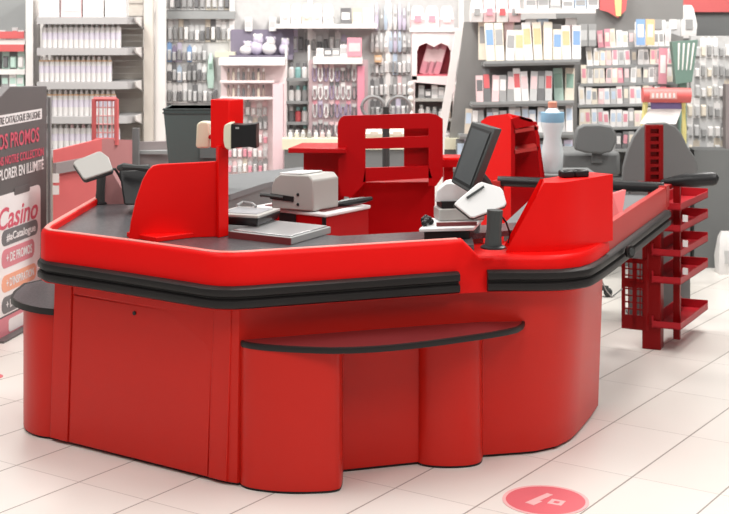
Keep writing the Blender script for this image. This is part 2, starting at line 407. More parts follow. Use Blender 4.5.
# pedestal with printer tray
zt = .876
T0 = VZ(326, 214, zt); T1 = VZ(371, 205, zt); T2 = VZ(252, 206, zt)
a = T1-T0; b = T2-T0
t = thing('till_pedestal', 'low red till pedestal with white tray top behind the worktop', 'pedestal', ((T0+a*.5+b*.5).x, (T0+a*.5+b*.5).y, 0))
ins = [T0+a*.02+b*.02, T0+a*.98+b*.02, T0+a*.98+b*.98, T0+a*.02+b*.98]
obj('body', MB().rings([[Vector((p.x, p.y, 0)) for p in ins], [Vector((p.x, p.y, zt-.016)) for p in ins]]), REDD, t, bevel=.003)
quad = [T0, T0+a, T0+a+b, T0+b]
obj('tray_top', MB().slab([p-u*.016 for p in quad], u*.016), WHITEP, t, bevel=.005)
obj('tray_mat', MB().slab([T0+a*.12+b*.10, T0+a*.98+b*.10, T0+a*.98+b*.9, T0+a*.12+b*.9], u*.004), MAROON, t)
an = a.normalized(); bn = b.normalized()
obj('drawer_gap', MB().slab([T0+b*.40-an*.001-u*.016, T0+b*.62-an*.001-u*.016, T0+b*.62-an*.001-u*.2, T0+b*.40-an*.001-u*.2], an*.004), BLACKP, t)
obj('front_split', MB().slab([T0-bn*.002+a*.0-u*.016, T0-bn*.002+b*.05-u*.016, T0-bn*.002+b*.05-u*.2, T0-bn*.002-u*.2], -an*.004), BLACKP, t)
# cheque printer
zq = zt+.0045
P0 = V(313, 204.5, 5.80); P0.z = zq
w_ = Vector((xat(336, 5.92)-xat(313, 5.80), .12, 0)); l_ = Vector((xat(271, 5.86)-xat(313, 5.80), .09, 0))
t = thing('receipt_printer', 'boxy grey receipt printer with paper slot on the red till pedestal', 'printer', P0+w_*.5+l_*.5)
hh = .150; lo_ = .098
def Q(s, q, z): return P0+l_*s+w_*q+u*z
pr = [Q(0, 0, 0), Q(1, 0, 0), Q(1, 0, lo_), Q(.93, 0, hh-.02), Q(.80, 0, hh), Q(.1, 0, hh*1.02), Q(.0, 0, hh-.02)]
obj('casing', MB().slab(pr, w_*1.12), GREYL, t, bevel=.006)
sl = [Q(.46, -.03, .058), Q(1.02, -.03, .066), Q(1.02, -.03, .042), Q(.46, -.03, .036)]
obj('paper_slot', MB().slab(sl, w_*.2), BLACKP, t)
obj('lid', MB().slab([Q(.30, .06, hh+.0035), Q(.84, .06, hh-.0005), Q(.84, .95, hh-.0005), Q(.30, .95, hh+.0035)], u*.006), WHITEP, t, bevel=.002)
bt_ = MB(); 
for s_, z_ in ((.36, .068), (.36, .026)): bt_.ball(Q(s_, 0, z_), .007)
obj('button', bt_, BLACKP, t)
obj('paper_arm', MB().tube([Q(.7, -.02, .052), Q(1.12, -.06, .058), Q(1.22, -.08, .058)], .009, 6), CHAR, t)
# pen reader next to it
p = T0+a*.62+b*.10
m = MB().tube([p+Vector((-.05, 0, .014)), p+Vector((.0, .02, .02)), p+Vector((.07, .05, .026)), p+Vector((.11, .07, .03))], [.012, .016, .014, .008], 8)
single('handheld_scanner', m, BLACKP, 'small black handheld scanner lying on the white tray beside the printer', 'scanner')

# customer displays on the post
def rbox(mb, c, sx, sy, sz, rz): return mb.box(c, (sx, sy, sz), rz=rz)
d_ = 5.34; t = thing('customer_display', 'black faced customer display with cream back, right of the red post head', 'display', (xat(240, d_), d_, zat(148, d_)))
z0, z1 = zat(149, d_), zat(123.5, d_)
sh = [(223.5, 129), (224.5, 125), (228, 123), (231.5, 123), (231.5, 149.5), (227, 149.5), (224.5, 147), (223.3, 141)]
obj('housing', MB().slab([V(x, y, d_) for x, y in sh], (.006, .09, 0)), CREAM, t, bevel=.004)
sh = [(231, 124), (243, 125), (256.5, 123.5), (256, 136), (256.5, 148.5), (249, 147), (238, 147.5), (231, 149)]
obj('screen', MB().slab([V(x, y, d_-.004) for x, y in sh], (.006, .075, 0)), BLACKP, t, bevel=.003)
obj('status_light', MB().slab([V(x, y, d_-.006) for x, y in ((235.5, 127), (239, 127), (239, 129), (235.5, 129))], (0, .004, 0)), GREYP, t)
obj('mounting_arm', MB().tube([V(228, 137, d_+.05), V(228, 137, d_+.08), V(229, 137, 5.44)], .012, 8), REDD, t)
d2 = 5.53; t = thing('customer_display', 'cream backed customer display on the left of the red post head', 'display', (xat(203, d2), d2, zat(148, d2)))
sh = [(196.5, 124), (200, 121.8), (207, 121.8), (209, 124), (210, 147), (207, 148.3), (197, 148.3), (195.5, 146)]
obj('housing', MB().slab([V(x, y, d2) for x, y in sh], (.008, .06, 0)), CREAM, t, bevel=.006)
obj('screen', MB().slab([V(x, y, d2+.062) for x, y in ((198, 124), (208, 124), (208, 147), (198, 147))], (0, .008, 0)), BLACKP, t)
obj('mounting_arm', MB().tube([V(207, 137, d2+.02), V(222, 137, 5.49)], .010, 8), REDD, t)

# card terminals
def terminal(outline, dt, db, stem, dstem, label, lean, mats=(WHITEP, CHAR)):
    ys = [y for _, y in outline]; y0, y1 = min(ys), max(ys)
    pts = [V(x, y, dt+(db-dt)*(y-y0)/(y1-y0)) for x, y in outline]
    base = VZ(*stem[0], .834) if dstem is None else V(*stem[0], dstem); base.z = .834
    t = thing('card_terminal', label, 'card terminal', base)
    n = (pts[1]-pts[0]).cross(pts[2]-pts[1]).normalized()
    if n.y > 0: n = -n
    obj('privacy_cover', MB().slab(pts, -n*.012), mats[0], t, bevel=.004)
    cen = sum(pts, Vector())/len(pts)
    ins = [cen+(p-cen)*1.03-n*.012 for p in pts]
    obj('keypad_body', MB().slab(ins, -n*.018), mats[1], t, bevel=.006)
    s0 = base; top = V(*stem[1], base.y+lean); 
    obj('stem', MB().tube([s0+u*.004, s0.lerp(top, .5), top], [.034*stem[2], .029*stem[2], .031*stem[2]], 10), mats[1], t)
    obj('base_plate', MB().lathe(s0, [(.048*stem[2], 0), (.048*stem[2], .006), (.036*stem[2], .012)], 16), BLACKP, t)
    return t, n, cen
t, n, cen = terminal([(454, 204), (457, 200.5), (478, 183), (482, 181.6), (500, 187), (503, 190), (506.5, 203), (504.5, 206), (474, 217.5), (470, 217)], 5.31, 5.25, ((493, 248), (495, 210), 1.0), None,
    'white backed card terminal on a thick dark stem beside the red corner block', .0)
obj('slot', MB().slab([V(466, 197, 5.280), V(483.5, 185.5, 5.299), V(484.5, 187.3, 5.297), V(467.5, 199, 5.278)], (0, -.006, .0)), CHAR, t)
obj('cable', MB().tube([V(499, 213, 5.35), V(506, 222, 5.40), V(510, 233, 5.42), V(508, 243, 5.42)], .004, 6), BLACKP, t)
t, n, cen = terminal([(73, 163), (75, 160.5), (98, 151.3), (101, 151.2), (108.6, 157), (112.5, 168), (111.5, 170), (86, 178.5), (83, 178)], 6.22, 6.10, ((100, 204), (101.5, 176), .72), None,
    'pale grey card terminal on a dark stem at the left end of the worktop', .0, (GREYL, CHAR))
obj('cable', MB().tube([V(109, 170, 6.2), V(115, 169, 6.25), V(119, 175, 6.28), V(124, 186, 6.3), V(131, 197, 6.3), V(134, 203, 6.28)], .006, 6), BLACKP, t)
d3 = 6.36
m = MB().slab([V(103, 174, d3), V(109, 171, d3), V(112, 172, d3), V(131, 204, d3), V(104, 205.5, d3)], (.01, .03, 0))
single('receipt_rack', m, mat('dusty_red_plastic', (.36, .17, .17), .5), 'dusty red sloping plastic plate behind the left card terminal', 'rack', bevel=.003)
t = thing('telephone', 'black desk telephone set behind the red screen panel', 'telephone', (xat(135, 6.1), 6.1, .834))
obj('body', MB().rings([[V(124, 205, 6.0), V(150, 205, 6.0), V(150, 203, 6.2), V(124, 203, 6.2)], [V(119, 170, 6.12), V(150, 170, 6.12), V(150, 170, 6.22), V(119, 170, 6.22)]]), BLACKP, t, bevel=.008)
obj('handset', MB().tube([V(119, 168, 6.08), V(124, 166.8, 6.06), V(136, 167.5, 6.06), V(149, 168.5, 6.06)], [.014, .018, .012, .018], 8), CHAR, t)
pt = VZ(132, 204.5, .834)
single('paper_slip', MB().box((pt.x, pt.y, .8365), (.05, .03, .004), rz=.4), WHITEP, 'small white paper slip on the worktop beside the black telephone', 'paper')

# point-of-sale monitor + printer stack on right
t = thing('cash_drawer', 'low black cash drawer with white tray top in front of monitor', 'cash drawer', (xat(446, 5.48), 5.48, .834))
dq = [VZ(424, 240.5, .834), VZ(470, 239, .834)]; dq += [Vector((dq[1].x+.06, 5.62, .834)), Vector((dq[0].x+.06, 5.60, .834))]
obj('drawer', MB().slab(dq, u*.034), BLACKP, t, bevel=.003)
tq = [p+Vector((-.02 if i in (0, 3) else .015, -.012 if i < 2 else .01, .034)) for i, p in enumerate(dq)]
obj('tray_top', MB().slab(tq, u*.014), WHITEP, t, bevel=.003)
r0 = [dq[0].lerp(dq[1], .28)+u*.048+Vector((0, .03, 0)), dq[1]+u*.048+Vector((0.03, .03, 0))]
obj('red_lip', MB().slab(r0+[r0[1]+u*.014, r0[0]+u*.014], (0, .02, 0)), MAROON, t)
m = MB()
for i in range(7):
    p = dq[0].lerp(dq[1], .02+.05*(i % 4)); m.ball(p+Vector((0, .05+.012*i, .060+.006*(i % 3))), .013)
single('cable_coil', m, BLACKP, 'tangled black cable coil at the left end of the cash drawer', 'cable')
zc = .834+.049
t = thing('receipt_printer', 'white receipt printer with black paper gap below the dark monitor', 'printer', (xat(458, 5.52), 5.52, zc))
def pbox(x0, x1, y0, y1, dn, df, dx=.0):
    a0 = V(x0, y1, dn); a1 = V(x1, y1, dn); b1 = V(x1, y0, dn); b0 = V(x0, y0, dn)
    return [a0, a1, b1, b0]
obj('printer_base', MB().box((xat(459, 5.58), 5.58, zc+.025), (.19, .11, .05), rz=.15), GREYL, t, bevel=.006)
obj('paper_gap', MB().box((xat(460, 5.58), 5.58, zc+.064), (.175, .10, .028), rz=.15), BLACKP, t)
cq = [V(435, 202, 5.53), V(478, 203, 5.56), V(478, 187, 5.56), V(450, 183, 5.55), V(445, 184, 5.54), V(437, 191, 5.53)]
obj('cover', MB().slab(cq, (.012, .13, 0)), WHITEP, t, bevel=.005)
t = thing('till_monitor', 'tilted dark till monitor seen obliquely above the white receipt printer', 'monitor', (xat(480, 5.5), 5.5, .836))
TL, TR, BR, BL = V(471.5, 121, 5.54), V(495, 128, 5.40), V(470, 193.5, 5.36), V(450.5, 182, 5.48)
bk = Vector((.034, .045, -.008))
obj('casing', MB().slab([TL, TR, BR, BL], bk), CHAR, t, bevel=.006)
def bil(s, q): return TL.lerp(TR, s).lerp(BL.lerp(BR, s), q)
nn = (TR-TL).cross(BL-TL).normalized(); nn = nn if nn.x < 0 else -nn
obj('bezel', MB().slab([bil(.07, .06)+nn*.002, bil(.93, .07)+nn*.002, bil(.93, .94)+nn*.002, bil(.07, .94)+nn*.002], -nn*.004), BLACKP, t)
obj('screen', MB().slab([bil(.14, .10)+nn*.004, bil(.90, .11)+nn*.004, bil(.90, .90)+nn*.004, bil(.14, .90)+nn*.004], -nn*.006), SCREENG, t)
mid = bil(.5, .70)+bk
obj('neck', MB().tube([mid, mid+Vector((.05, .03, -.06)), Vector((mid.x+.09, mid.y+.04, .95)), Vector((mid.x+.09, mid.y+.04, .836))], .022, 8), CHAR, t)

# ------------------------------------------------------------------ slotted red cabinet in the middle
D = 6.32
t = thing('till_cabinet', 'tall red slotted till cabinet with rounded top behind the printer', 'cabinet', (xat(390, D+.2), D+.2, 0))
def fr(pts, d, vec): return MB().slab([V(x, y, d) for x, y in pts], vec)
TH = Vector((0, .02, 0))
m = MB()
def quadp(m, pts, d=D): m.slab([V(x, y, d) for x, y in pts], TH)
quadp(m, [(337.5, 128), (338.2, 122), (340.5, 118), (344, 116), (365.5, 115.2), (365.5, 182), (351.5, 197.5), (341, 196), (338.5, 178)])
quadp(m, [(365.5, 115.2), (428.5, 113.4), (428.5, 128.3), (365.5, 129)])
quadp(m, [(365.5, 138.5), (428.5, 136), (428.5, 147.5), (365.5, 149)])
quadp(m, [(365.5, 168), (428.5, 166), (432, 178), (363, 182)])
quadp(m, [(428.5, 113.4), (436, 114.5), (442.8, 119), (443, 176), (436, 186), (428.5, 186)])
obj('slotted_screen', m, REDD, t)
obj('slot_backing', fr([(404, 126), (430, 126), (430, 170), (404, 170)], D+.05, TH), REDD, t)
obj('side_panel', MB().slab([V(441.5, 120, D+.021), V(441.5, 178, D+.021), V(441.5, 178, D)+Vector((0, .25, 0)), V(441.5, 120, D)+Vector((0, .25, 0))], (-.015, 0, 0)), REDD, t)
ax0, ax1 = xat(349, D+.03), xat(440, D+.03)
obj('pedestal', MB().rings([[(ax0, D+.10, 0), (ax1-.02, D+.10, 0), (ax1-.02, D+.35, 0), (ax0, D+.35, 0)], [(ax0, D+.10, .93), (ax1-.02, D+.10, .93), (ax1-.02, D+.35, .93), (ax0, D+.35, .93)]]), REDD, t, bevel=.004)
sp = [V(287, 151.5, D-.02), V(300, 147.5, D+.10), V(345, 147.5, D+.10), V(345, 151.5, D-.04)]
m = MB().slab([V(288, 153, D-.06), V(346, 153.5, D-.06), Vector((V(346, 153, D).x, D+.20, zat(153, D-.06))), Vector((V(300, 153, D).x, D+.20, zat(153, D-.06)))], (0, 0, .022))
obj('side_shelf', m, REDD, t, bevel=.003)
m = MB().box((xat(324, D+.12), D+.14, (zat(153, D-.06)+.0)/2), (.19, .10, zat(153, D-.06)))
obj('shelf_support', m, REDD, t)

# red curved cabinet behind the monitor
D2 = 7.2
t = thing('till_cabinet', 'red arched cabinet with two open shelves behind the dark monitor', 'cabinet', (xat(512, D2+.2), D2+.2, 0))
zf = 0.0
front = [V(511, 119, D2), V(520, 116, D2), V(532, 119.5, D2), V(537, 126, D2), V(539.5, 136, D2), V(541, 160, D2), V(543, 178, D2)]
side = [V(481, 121, D2+.30), V(488, 116, D2+.28), V(508, 113.8, D2+.10), V(511, 119, D2)]
fl0 = Vector((front[0].x, D2, 0)); fl1 = Vector((front[-1].x, D2, 0)); sl0 = Vector((side[0].x-.0, D2+.30, 0))
obj('side_panel', MB().slab([side[0], side[1], side[2], side[3], fl0, sl0], (.012, .012, 0)), RED, t)
def ring(p, k):  # front frame pieces
    return p
m = MB()
m.slab([V(511, 119, D2), V(520, 116, D2), V(532, 119.5, D2), V(536, 125, D2), V(514, 129, D2)], TH)
m.slab([V(511, 119, D2), V(515, 128, D2), V(515, 180, D2), Vector((xat(515, D2), D2, 0)), fl0], TH)
m.slab([V(536, 125, D2), V(539.5, 136, D2), V(541, 160, D2), V(543, 178, D2), V(540, 178, D2), V(537.5, 150, D2), V(534, 126, D2)], TH)
obj('front_frame', m, REDD, t)
m = MB().slab([V(515, 120, D2+.2), V(537, 122, D2+.2), V(545, 178, D2+.2), Vector((xat(545, D2+.2), D2+.2, 0)), Vector((xat(513, D2+.2), D2+.2, 0))], TH)
obj('back_panel', m, REDD, t)
for y in (131, 151.5):
    a0 = V(514, y+2.5, D2); a1 = V(538.5, y-1.5, D2)
    obj('shelf', MB().slab([a0, a1, a1+Vector((0, .2, 0)), a0+Vector((0, .2, 0))], (0, 0, .018)), REDF, t)
obj('top_curve', MB().slab([side[0], side[1], side[2], V(520, 116, D2), V(532, 119.5, D2), Vector((V(536, 122, D2).x, D2+.22, zat(122, D2)))], (0, 0, -.015)), RED, t)
obj('lower_front', MB().slab([V(511, 180, D2-.002), V(543, 178, D2-.002), fl1, fl0], TH*.8), REDD, t)
# small red ledge right of the slotted cabinet
t = thing('side_table', 'small red side table just right of the slotted cabinet', 'table', (xat(451, 6.75), 6.75, 0))
zt_ = zat(159, 6.7)
obj('table_top', MB().box((xat(452, 6.75), 6.75, zt_), (.095, .14, .018)), RED, t, bevel=.004)
obj('lip', MB().box((xat(451, 6.68), 6.678, zt_-.02), (.08, .014, .035)), REDD, t)
obj('column', MB().box((xat(448, 6.75), 6.75, zt_/2-.006), (.045, .08, zt_-.012)), REDD, t)

# ------------------------------------------------------------------ confectionery rack under the belt end
R0 = V(655, 350, 6.99); R0.z = 0
t = thing('snack_rack', 'red metal snack rack with trays and slotted pole at the belt end', 'rack', R0)
ang = math.atan2(rl.y, rl.x)
obj('post', MB().box((R0.x, R0.y+.05, .325), (.095, .09, .65), rz=ang-PI/2), REDK, t, bevel=.004)
up = V(677, 290, 7.06)
obj('upright', MB().box((up.x, 7.06, .44), (.034, .03, .80), rz=ang-PI/2), REDK, t)
# slotted pole
pd = 7.10; px0, px1 = xat(645.5, pd), xat(663, pd); zz0, zz1 = zat(183, pd), zat(125, pd)
m = MB(); pw = px1-px0
m.box((px0+.012, pd, (zz0+zz1)/2), (.024, .02, zz1-zz0)); m.box((px1-.012, pd, (zz0+zz1)/2), (.024, .02, zz1-zz0))
m.box(((px0+px1)/2, pd+.02, (zz0+zz1)/2), (pw, .01, zz1-zz0))
for i in range(8): m.box(((px0+px1)/2, pd, zz0+.012+(zz1-zz0-.024)*i/7), (pw-.04, .018, .016))
obj('slotted_pole', m, REDK, t)
obj('pole_foot', MB().box(((px0+px1)/2, pd, zz0-.01), (pw+.10, .10, .024), rz=ang-PI/2), REDK, t, bevel=.004)
obj('pole_stub', MB().box(((px0+px1)/2, pd-.01, (.64+zz0)/2), (.06, .05, zz0-.64), rz=ang-PI/2), REDK, t)
ar0 = V(661, 182, 7.08); ar1 = V(716, 178.5, 7.0)
obj('padded_arm', MB().tube([ar0, ar0.lerp(ar1, .25), ar0.lerp(ar1, .5), ar0.lerp(ar1, .94), ar1, ar1+Vector((.012, 0, 0))], [.012, .028, .036, .038, .032, .012], 14), BLACKP, t)
for i, zb in enumerate((.115, .345, .485, .612, .722)):
    N = Vector((1.605, 6.93, zb)); al = Vector((.262, .49, 0)); cr = Vector((-.135, .055, 0))
    m = MB(); qd = [N, N+al, N+al+cr, N+cr]
    m.slab(qd, (0, 0, .006))
    for a_, b_, hgt in ((0, 1, .035), (1, 2, .05), (3, 0, .035), (2, 3, .06)):
        p_, q_ = qd[a_], qd[b_]; tt = (q_-p_).normalized(); nv = Vector((-tt.y, tt.x, 0))*.006
        m.slab([p_, q_, q_+u*hgt, p_+u*hgt], nv)
    if i == 4: 
        pass
    tr = obj('tray', m, mat('red_tray_plastic', (.42, .012, .02), .42, spec=.3), t)
    if i in (1, 2, 3):
        pc = N+cr*.30+al*.1+u*.075
        obj('price_tag', MB().box((pc.x+.03, pc.y-.1, pc.z), (.026, .004, .034), rz=-.5), WHITEP, tr)
# wire grid side
gA = V(621.5, 328, 7.06); gB = V(647, 330, 7.0); zA, zB2 = .095, zat(258, 7.05)
gA.z = gB.z = 0; gd = (gB-gA)
m = MB(); th = Vector((.004, .012, 0))
def gbar(s0, s1, z0, z1): 
    m.slab([gA+gd*s0+u*z0, gA+gd*s1+u*z0, gA+gd*s1+u*z1, gA+gd*s0+u*z1], th)
for s in (0, .86): gbar(s, s+.14, zA, zB2)
gbar(.43, .6, zA, zB2)
for z0, z1 in ((zA, zA+.07), (zat(287, 7.05), zat(278, 7.05)), (zB2-.02, zB2)): gbar(.14, .9, z0, z1)
for i in range(9):
    z_ = zA+.07+(zB2-zA-.09)*i/8; gbar(.14, .9, z_-.003, z_+.003)
for s in (.28, .73): gbar(s-.02, s+.02, zA, zB2)
obj('grid_side', m, REDK, t)
back = MB().slab([gB+u*.095, Vector((1.56, 7.28, .095)), Vector((1.56, 7.28, .62)), gB+u*.62], (.01, .004, 0))
obj('back_plate', back, REDK, t)

# ------------------------------------------------------------------ floor sticker
sc0 = VZ(545.5, 500.5, 0)
t = thing('floor_sticker', 'round pink red floor sticker with pale marks on the cream tiles', 'sticker', (sc0.x, sc0.y, 0))
def disc(c, r0, r1, z0, z1, n=40):
    mb = MB(); 
    if r0 == 0: return mb.lathe(c, [(r1, z0), (r1, z1)], n)
    return mb.rings([[c+Vector((r*math.cos(q*2*PI/n), r*math.sin(q*2*PI/n), z)) for q in range(n)] for r, z in ((r0, z0), (r1, z0), (r1, z1), (r0, z1), (r0, z0))], caps=False)
STK = mat('pink_red_vinyl', (.68, .135, .16), .5, var=.04); STP = mat('pale_pink_vinyl', (.80, .44, .44), .5)
obj('disc', disc(Vector((sc0.x, sc0.y, 0)), 0, .152, .0005, .0015), STK, t)
obj('border_ring', disc(Vector((sc0.x, sc0.y, 0)), .140, .1525, .0012, .002), STP, t)
m = MB(); f0 = VZ(528, 504, 0); f1 = VZ(550, 494.5, 0); dv = (f1-f0).normalized(); pv = Vector((-dv.y, dv.x, 0))*.013
m.slab([f0-pv+u*.0008, f1-pv+u*.0008, f1+pv+u*.0008, f0+pv+u*.0008], u*.0016)
m.slab([f0-pv*1.9+u*.0006, f0-pv*1.9+dv*.05+u*.0008, f0+pv*.5+dv*.05+u*.0008, f0+pv*.5+u*.0008], u*.0016)
c = VZ(556.5, 502.8, 0)
for a in range(4):
    a0, a1 = a*PI/2+.3, (a+1)*PI/2+.3
    r1_, r0_ = .036, .015
    m.slab([c+Vector((math.cos(a0)*r0_, math.sin(a0)*r0_, .0008)), c+Vector((math.cos(a0)*r1_, math.sin(a0)*r1_, .0008)), c+Vector((math.cos(a1)*r1_, math.sin(a1)*r1_, .0008)), c+Vector((math.cos(a1)*r0_, math.sin(a1)*r0_, .0008))], u*.0016)
obj('mark', m, STP, t)
s2c = VZ(-9, 377, 0)
single('floor_sticker', disc(Vector((s2c.x, s2c.y, 0)), 0, .056, .0005, .0015), STK, 'pink red floor sticker edge cut by the left side of picture', 'sticker')

# ------------------------------------------------------------------ sign totem at the left
Rg = Vector((xat(47, 7.8), 7.8, 0)); sd = Vector((.172, .985, 0)).normalized(); sn = Vector((sd.y, -sd.x, 0))   # sn faces the camera side (right)
W = .86; ztop = zat(86, 7.8)
t = thing('sign_totem', 'tall dark advertising totem with printed phone, standing left of the counter', 'sign', Rg-sd*W*.5)
SG = mat('sign_dark_grey', (.115, .105, .105), .5); SW = mat('sign_white', (.80, .76, .76), .5); SP = mat('sign_red_ink', (.62, .10, .15), .5)
SPK = mat('sign_pink_pill', (.64, .22, .26), .5); SO = mat('sign_orange_pill', (.78, .36, .24), .5); SGP = mat('sign_grey_pill', (.16, .155, .16), .5)
def on_sign(px, py):   # distance along the board from its right edge, height
    k = (px-364.5)/F
    s = (Rg.x-k*Rg.y)/(sd.x-k*sd.y)
    p = Rg-sd*s
    return s, H-(py-HZ)/F*p.y
def sp(s, z, o=0.): return Rg-sd*s+u*z+sn*o
c1 = on_sign(10, 86.5); c2 = on_sign(-1, 98)
obj('board', MB().slab([sp(0, 0), sp(W, 0), sp(W, c2[1]), sp(*c2), sp(*c1), sp(0, ztop)], -sn*.05), SG, t, bevel=.004)
def patch(name, s0, s1, z0, z1, mt, o=0.002, rad=0., parent=t):
    rad = min(rad, (z1-z0)/2, abs(s0-s1)/2)
    if rad:
        pts = []
        for cx, cz, a0 in ((s0+rad, z0+rad, PI), (s1-rad, z0+rad, 1.5*PI), (s1-rad, z1-rad, 0), (s0+rad, z1-rad, .5*PI)):
            for k in range(6):
                a = a0+k*PI/10; pts.append((cx+rad*math.cos(a), cz+rad*math.sin(a)))
    else: pts = [(s0, z0), (s1, z0), (s1, z1), (s0, z1)]
    return obj(name, MB().slab([sp(s, z, .0005) for s, z in pts], sn*o), mt, parent)
def lettering(name, body, s_right, z_base, size, mt, width=None, o=.0035, shear=0., parent=t):
    mb = text_mb(body, size, .0008, shear=shear)
    x0 = min(p.x for p in mb.v); x1 = max(p.x for p in mb.v)
    k = 1. if width is None else width/(x1-x0)
    mb.v = [sp(s_right+(x1-p.x)*k, z_base+p.y, o+p.z) for p in mb.v]
    return obj(name, mb, mt, parent)
s, z = on_sign(41.5, 118); _, zt1 = on_sign(41.5, 108.5)
patch('text_strip', s, .80, z-.005, zt1, SW)
lettering('lettering', 'NOTRE CATALOGUE EN LIGNE', s+.025, z+.005, .054, SG, .61)
s, z = on_sign(38.5, 139.5); lettering('lettering', 'NOS PROMOS', s, z-.008, .112, SP, .60)
s, z = on_sign(43, 153.5); lettering('lettering', 'DANS NOTRE COLLECTION', s, z-.009, .064, SP, .66)
s, z = on_sign(43, 167); lettering('lettering', 'EXPLORER EN ILLIMITÉ', s, z-.010, .080, SW, .66)
s0, z1 = on_sign(40, 184); _, z0 = on_sign(42, 290)
ph = patch('phone_screen', s0, .80, .12, z1, SW, .003, .04)
s, z = on_sign(29, 184.5); patch('phone_notch', s, .45, z-.035, z+.005, SG, .005, .012, ph)
s, z = on_sign(37, 217); lettering('lettering', 'Casino', s, z, .16, SP, .51, .005, .25, ph)
for (x, yb, ht, mt, body) in ((37, 232.5, 14, SGP, '#aCatalogue'), (33.5, 255, 17, SPK, '+ DE PROMOS'), (35.5, 277, 15, SO, "+ D'INSPIRATION"), (30, 300, 15, SGP, '+ DE CHOIX')):
    s, z = on_sign(x, yb+1); _, zz = on_sign(x, yb-ht)
    pw_ = on_sign(1.0, yb)[0]-s; pl_ = patch('pill', s, s+pw_, z, zz, mt, .005, .04, ph)
    lettering('lettering', body, s+.04, z+(zz-z)*.28, (zz-z)*.68, SW, pw_-.09, .008, 0, pl_)
patch('footer_band', .0, W, .005, .11, SPK, .003)
s, z = on_sign(20, 310)
patch('footer_logo', .30, .52, .02, .09, SW, .005, .02)
obj('stand_foot', MB().box(Rg-sd*W*.5+Vector((0, 0, .006)), (.10, .50, .012), rz=math.atan2(sd.y, sd.x)-PI/2), SG, t)
# metal edge post beside the totem
ep = Vector((xat(49.5, 7.9), 7.9, 0))
single('metal_post', MB().box(ep+u*.62, (.018, .03, 1.24)).box(ep+u*.005, (.12, .12, .01)), METAL, 'slim grey metal post at the right edge of the totem', 'post')

# ------------------------------------------------------------------ checkouts further back
t = thing('rear_checkout', 'pale red checkout end panel standing behind the left card terminal', 'checkout counter', (xat(75, 7.7), 7.75, 0))
m = MB().slab([V(53, 150, 7.55), V(98, 139, 7.9), Vector((xat(98, 7.9), 7.9, 0)), Vector((xat(53, 7.55), 7.55, 0))], (.02, .03, 0)); obj('front_panel', m, PINKR, t)
m = MB().slab([V(53, 163, 7.54), V(98, 155, 7.89), V(98, 166, 7.89), V(53, 174, 7.54)], (.02, -.01, 0)); obj('bumper', m, MAUVE, t)
m = MB().slab([V(98, 139, 7.9), V(128, 140.5, 8.1), Vector((xat(128, 8.1), 8.1, 0)), Vector((xat(98, 7.9), 7.9, 0))], (.02, .03, 0)); obj('end_panel', m, mat('dusty_rose_board', (.40, .17, .17), .55), t)
m = MB()
for k in range(2):
    p = V(56+k*.0, 178+k*12, 7.53); m.box((p.x, p.y-.004, p.z), (.035, .004, .05))
obj('notice', m, WHITEB, t)
# red wire frame
t = thing('wire_basket', 'upright red wire basket frame in front of the bottle shelves', 'basket', (xat(106, 8.0), 8.0, zat(140, 8.0)))
m = MB(); fd_ = 8.02
for (a_, b_) in (((94, 99), (94, 145)), ((116.5, 99), (116.5, 145)), ((94, 99), (116.5, 99)), ((94, 140), (116.5, 140))): m.tube([V(*a_, fd_), V(*b_, fd_)], .014, 6)
obj('frame', m, PINKR, t)
m = MB()
for i in range(1, 5): m.tube([V(94+4.5*i, 99, fd_), V(94+4.5*i, 142, fd_)], .004, 5)
for i in range(1, 5): m.tube([V(94, 99+8.4*i, fd_), V(116.5, 99+8.4*i, fd_)], .004, 5)
obj('wire_grid', m, mat('pale_pink_wire', (.70, .33, .33), .5), t)
# grey partition
t = thing('low_partition', 'low mauve grey partition with small upright post behind the slate tub', 'partition', (xat(150, 8.3), 8.3, 0))
obj('panel', MB().slab([V(112, 143, 8.25), V(172, 141, 8.35), Vector((xat(172, 8.35), 8.35, 0)), Vector((xat(112, 8.25), 8.25, 0))], (0, .03, 0)), MAUVE, t)
obj('ledge', MB().box((xat(155, 8.30), 8.3, zat(152, 8.3)), (.28, .06, .02)), GREYP, t)
obj('post', MB().box((xat(136, 8.24), 8.235, (zat(128, 8.24))/2), (.04, .03, zat(128, 8.24))), GREYM, t)
# rear conveyor (grey) that carries the tub
t = thing('rear_conveyor', 'grey rear conveyor counter carrying the slate tub', 'checkout counter', (-.85, 7.35, 0))
zr = .80
pl = [(xat(160, 6.9), 6.9), (xat(228, 6.95), 6.95), (xat(262, 7.4), 7.4), (xat(330, 8.0), 8.0), (xat(300, 8.2), 8.2), (xat(205, 7.7), 7.7), (xat(150, 7.3), 7.3)]
obj('cabinet', MB().prism(pl, 0, zr-.03), GREYM, t)
obj('belt', MB().prism([(x*.985, y+.01) for x, y in pl], zr-.03, zr), BELT, t)
t = thing('plastic_tub', 'tapered slate grey plastic tub behind the red post', 'tub', (xat(196, 7.1), 7.12, zr))
a_, b_ = xat(170.5, 7.0), xat(222, 7.0)
t0, t1 = xat(163.5, 7.0), xat(227, 7.0); zt_ = zat(108.5, 7.0)
obj('body', MB().rings([[(a_, 7.02, zr), (b_, 7.02, zr), (b_, 7.22, zr), (a_, 7.22, zr)], [(t0, 6.98, zt_), (t1, 6.98, zt_), (t1, 7.26, zt_), (t0, 7.26, zt_)]]), SLATE, t, bevel=.01)
m = MB()
for z_ in (zt_-.004, zt_-.022): m.box(((t0+t1)/2, 7.12, z_), (t1-t0+.004, .285, .008))
obj('rim', m, mat('slate_rim', (.05, .068, .066), .5), t)
obj('label_plate', MB().slab([V(200, 147, 6.985), V(217, 147, 6.985), V(217, 158, 6.99), V(200, 158, 6.99)], (0, -.006, 0)), mat('slate_light', (.13, .16, .16), .5), t)

